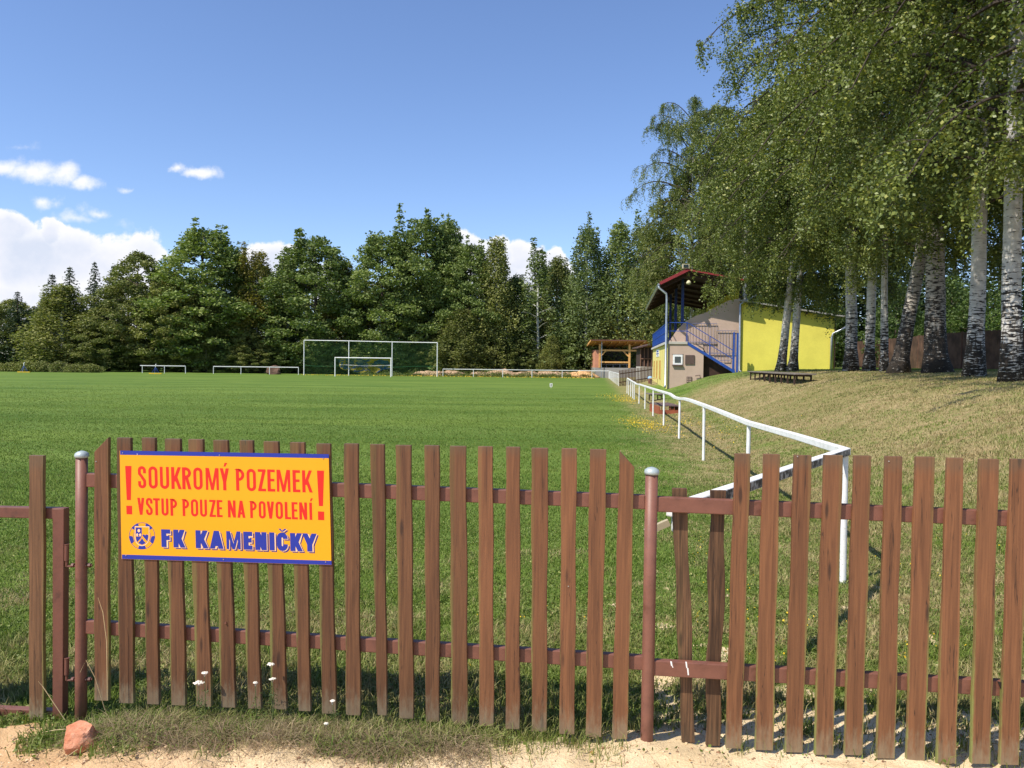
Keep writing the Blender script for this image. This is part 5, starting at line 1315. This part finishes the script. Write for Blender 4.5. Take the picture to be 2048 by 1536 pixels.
def yarrow(px, py, bx, by, s_, label, off=.05):
    top = fpt(px, py, -off); base = fpt(bx, by, -off); base.z = float(gz(base.x, base.y)); r = empty('yarrow_flower', base, 0, label, 'flower', 'yarrow along the fence')
    mid = base.lerp(top, .55) + Vector((random.uniform(-.015, .015), 0, 0)); MB().tube([base, mid, top], [.0022, .0018, .0012], 6).build('stem', M_STEM, r)
    m = MB()
    for i in range(26):
        a = random.uniform(0, 6.28); q = s_*math.sqrt(random.random()); c = top + Vector((q*math.cos(a), q*math.sin(a)*.7, -.25*q + random.uniform(0, .004))); m.lathe(c, [(.003, -.002), (.0055, .0005), (.003, .0035)], 6)
        if i % 4 == 0: m.tube([top - Vector((0, 0, .018)), c], .0007, 3)
    m.build('flower_head', M_YAR, r)
    C_ = []
    for i in range(70): t = random.random()*.7; q = base.lerp(top, t); C_.append((q.x + random.gauss(0, .012), q.y + random.gauss(0, .012), q.z + random.gauss(0, .005)))
    link('leaves', leaves_mesh('leaves', np.array([(a-base.x, b-base.y, c-base.z) for a, b, c in C_]), rng.uniform(.005, .011, 70), M_GRASSL, rng.uniform(0, 1, 70), .25), r)
M_GRASSL = leaf_mat('herb leaves', (.07, .11, .03), (.12, .16, .05), (.25, .2, .08), .25)
yarrow(398, 1364, 402, 1425, .024, 'largest, creamy yarrow head in front of the fourth picket')
yarrow(409, 1346, 409, 1425, .013, 'small yarrow head just above the largest creamy one')
yarrow(541, 1328, 548, 1425, .015, 'highest yarrow head, two pickets right of the creamy pair')
yarrow(545, 1358, 545, 1428, .012, 'yarrow head directly under the highest one')
yarrow(511, 1366, 515, 1425, .007, 'smallest yarrow head between the creamy pair and the highest one')
yarrow(665, 1402, 668, 1440, .008, 'low yarrow head at the foot of the last picket under the sign')
yarrow(652, 1448, 655, 1460, .006, 'yarrow head lying lowest, near the soil under the sign end', .12)

# yellow flowers in the grass (uncountable)
def flower_patch(n, fx, size, label, lo=.02, hi=.07):
    P = []
    for i in range(n):
        x, y = fx(); P.append((x, y, float(gz(x, y)) + random.uniform(lo, hi)))
    P = np.array(P); t = MT('yellow flower petals'); t.fin((.75, .50, .02), .6); sz = np.array([size*random.uniform(.6, 1.3) for _ in P])
    me = leaves_mesh('yellow_flowers', P, sz, t.m, rng.uniform(0, 1, len(P)), .9); tag(link('yellow_flowers', me), label, 'flowers', kind='stuff')
def gp(px, py, zz=-.12):      # ground point seen at a pixel
    r_ = ray(px, py); lo, hi = 1.0, 300.0
    for _ in range(40):
        mid = (lo+hi)/2; p_ = at(px, py, mid)
        if p_.z > float(gz(p_.x, p_.y)): lo = mid
        else: hi = mid
    return at(px, py, lo)
def around(centres):
    C = [(gp(a, b), sx, sy) for a, b, sx, sy in centres]
    def f():
        c, sx, sy = random.choice(C); return c.x + random.gauss(0, sx), c.y + random.gauss(0, sy)
    return f
flower_patch(1000, around([(1285, 848, .35, 1.2), (1300, 856, .3, 1.0), (1275, 845, .3, 1.0)]), .012, 'dense patch of yellow flowers beside the white railing')
flower_patch(600, around([(1243, 795, .5, 1.6), (1255, 803, .4, 1.4)]), .018, 'yellow flowers along the pitch side of the railing, farther away')
flower_patch(420, around([(1390, 850, .5, 1.5), (1350, 842, .4, 1.5), (1450, 870, .6, 1.2), (1345, 812, .4, 1.2)]), .012, 'scattered yellow flowers on the bank side of the railing')
flower_patch(170, around([(1390, 1240, .10, .10), (1500, 1235, .14, .12), (1440, 1180, .16, .2), (1395, 1100, .14, .25), (1620, 1255, .14, .14), (1560, 1320, .1, .1)]), .0065, 'small yellow flowers behind the two loose boards')
flower_patch(130, around([(1870, 1290, .08, .1), (1810, 1315, .08, .06), (1930, 1100, .2, .3), (1800, 1150, .2, .3), (2010, 1060, .2, .3), (1100, 1240, .15, .15), (945, 1340, .05, .1)]), .0065, 'small yellow flowers behind the right-hand pickets', .02, .08)
flower_patch(900, lambda: ((random.uniform(600, 1190)-1024)/FPX*108.2, random.uniform(107.2, 109.5)), .06, 'strip of yellow flowers along the far goal line', .0, .12)

def near_leaves(n):
    x, y = frustum_pts(n, 3.2, 9, 1.5); sm = sandmask(x, y)*(1-ss(y, 8, 10)); k_ = (rng.uniform(0, 1, n) > sm*.97) & (fbm(x, y, 4.0, 4, 61) + rng.normal(0, .1, n) > .46); x = x[k_]; y = y[k_]; n = len(x)
    P = np.stack([x, y, gz(x, y) + rng.uniform(.004, .028, n)], 1)
    tag(link('clover', leaves_mesh('clover', P, rng.uniform(.004, .011, n), M_CLOV, fbm(x, y, 3, 3, 77), .8, .35)), 'clover and small broad-leaved herbs in the turf behind the fence', 'clover', kind='stuff')
M_CLOV = leaf_mat('clover leaves', (.11, .17, .03), (.26, .32, .07), (.55, .46, .18), .25)
near_leaves(170000)
# clods, crumbs and fallen leaves on the sand
def crumbs(n, name, label, s0, s1, mat, fx):
    m = MB(); ico = [(0,0,1),(.89,0,.45),(.28,.85,.45),(-.72,.53,.45),(-.72,-.53,.45),(.28,-.85,.45),(.72,.53,-.45),(-.28,.85,-.45),(-.89,0,-.45),(-.28,-.85,-.45),(.72,-.53,-.45),(0,0,-1)]
    fc = [(0,1,2),(0,2,3),(0,3,4),(0,4,5),(0,5,1),(1,6,2),(2,7,3),(3,8,4),(4,9,5),(5,10,1),(6,7,2),(7,8,3),(8,9,4),(9,10,5),(10,6,1),(11,7,6),(11,8,7),(11,9,8),(11,10,9),(11,6,10)]
    for i in range(n):
        x, y = fx(); s_ = s0*(s1/s0)**(random.random()**2.2); z = float(gz(x, y)); a = random.uniform(.6, 1.3), random.uniform(.6, 1.3), random.uniform(.4, .9)
        m.add([(x + v[0]*s_*a[0]*random.uniform(.8, 1.2), y + v[1]*s_*a[1]*random.uniform(.8, 1.2), z + v[2]*s_*a[2]) for v in ico], fc)
    o = m.build(name, mat); return tag(o, label, 'crumbs', kind='stuff')
def fs_():
    x = random.uniform(-2.4, 2.3); return x, fence_y(x) + (.35 if x > 0 else -.15) - abs(random.gauss(0, .35))
crumbs(3800, 'sand_crumbs', 'crumbs and clods of dried sand on the verge', .0015, .011, plain('dry sand crumbs', (.60, .44, .27), .95, 0, .25, 20, .1), fs_)
crumbs(1300, 'soil_crumbs', 'darker earth crumbs and chips among the sand', .002, .010, plain('brown earth crumbs', (.25, .14, .08), .95, 0, .35, 20, .1), fs_)
def fl_():
    x = random.uniform(-2.3, 2.2); return x, fence_y(x) + random.uniform(-.4, 2.2)
P = []
for i in range(120):
    x, y = fl_(); P.append((x, y, float(gz(x, y)) + .012))
t = MT('fallen leaves'); t.fin(t.mix(t.attr('rnd'), (.55, .33, .10), (.30, .15, .06)), .7)
tag(link('fallen_leaves', leaves_mesh('fallen_leaves', np.array(P), rng.uniform(.006, .014, len(P)), t.m, rng.uniform(0, 1, len(P)), .6, .3)), 'fallen brown and yellow leaves in the grass by the fence', 'leaves', kind='stuff')
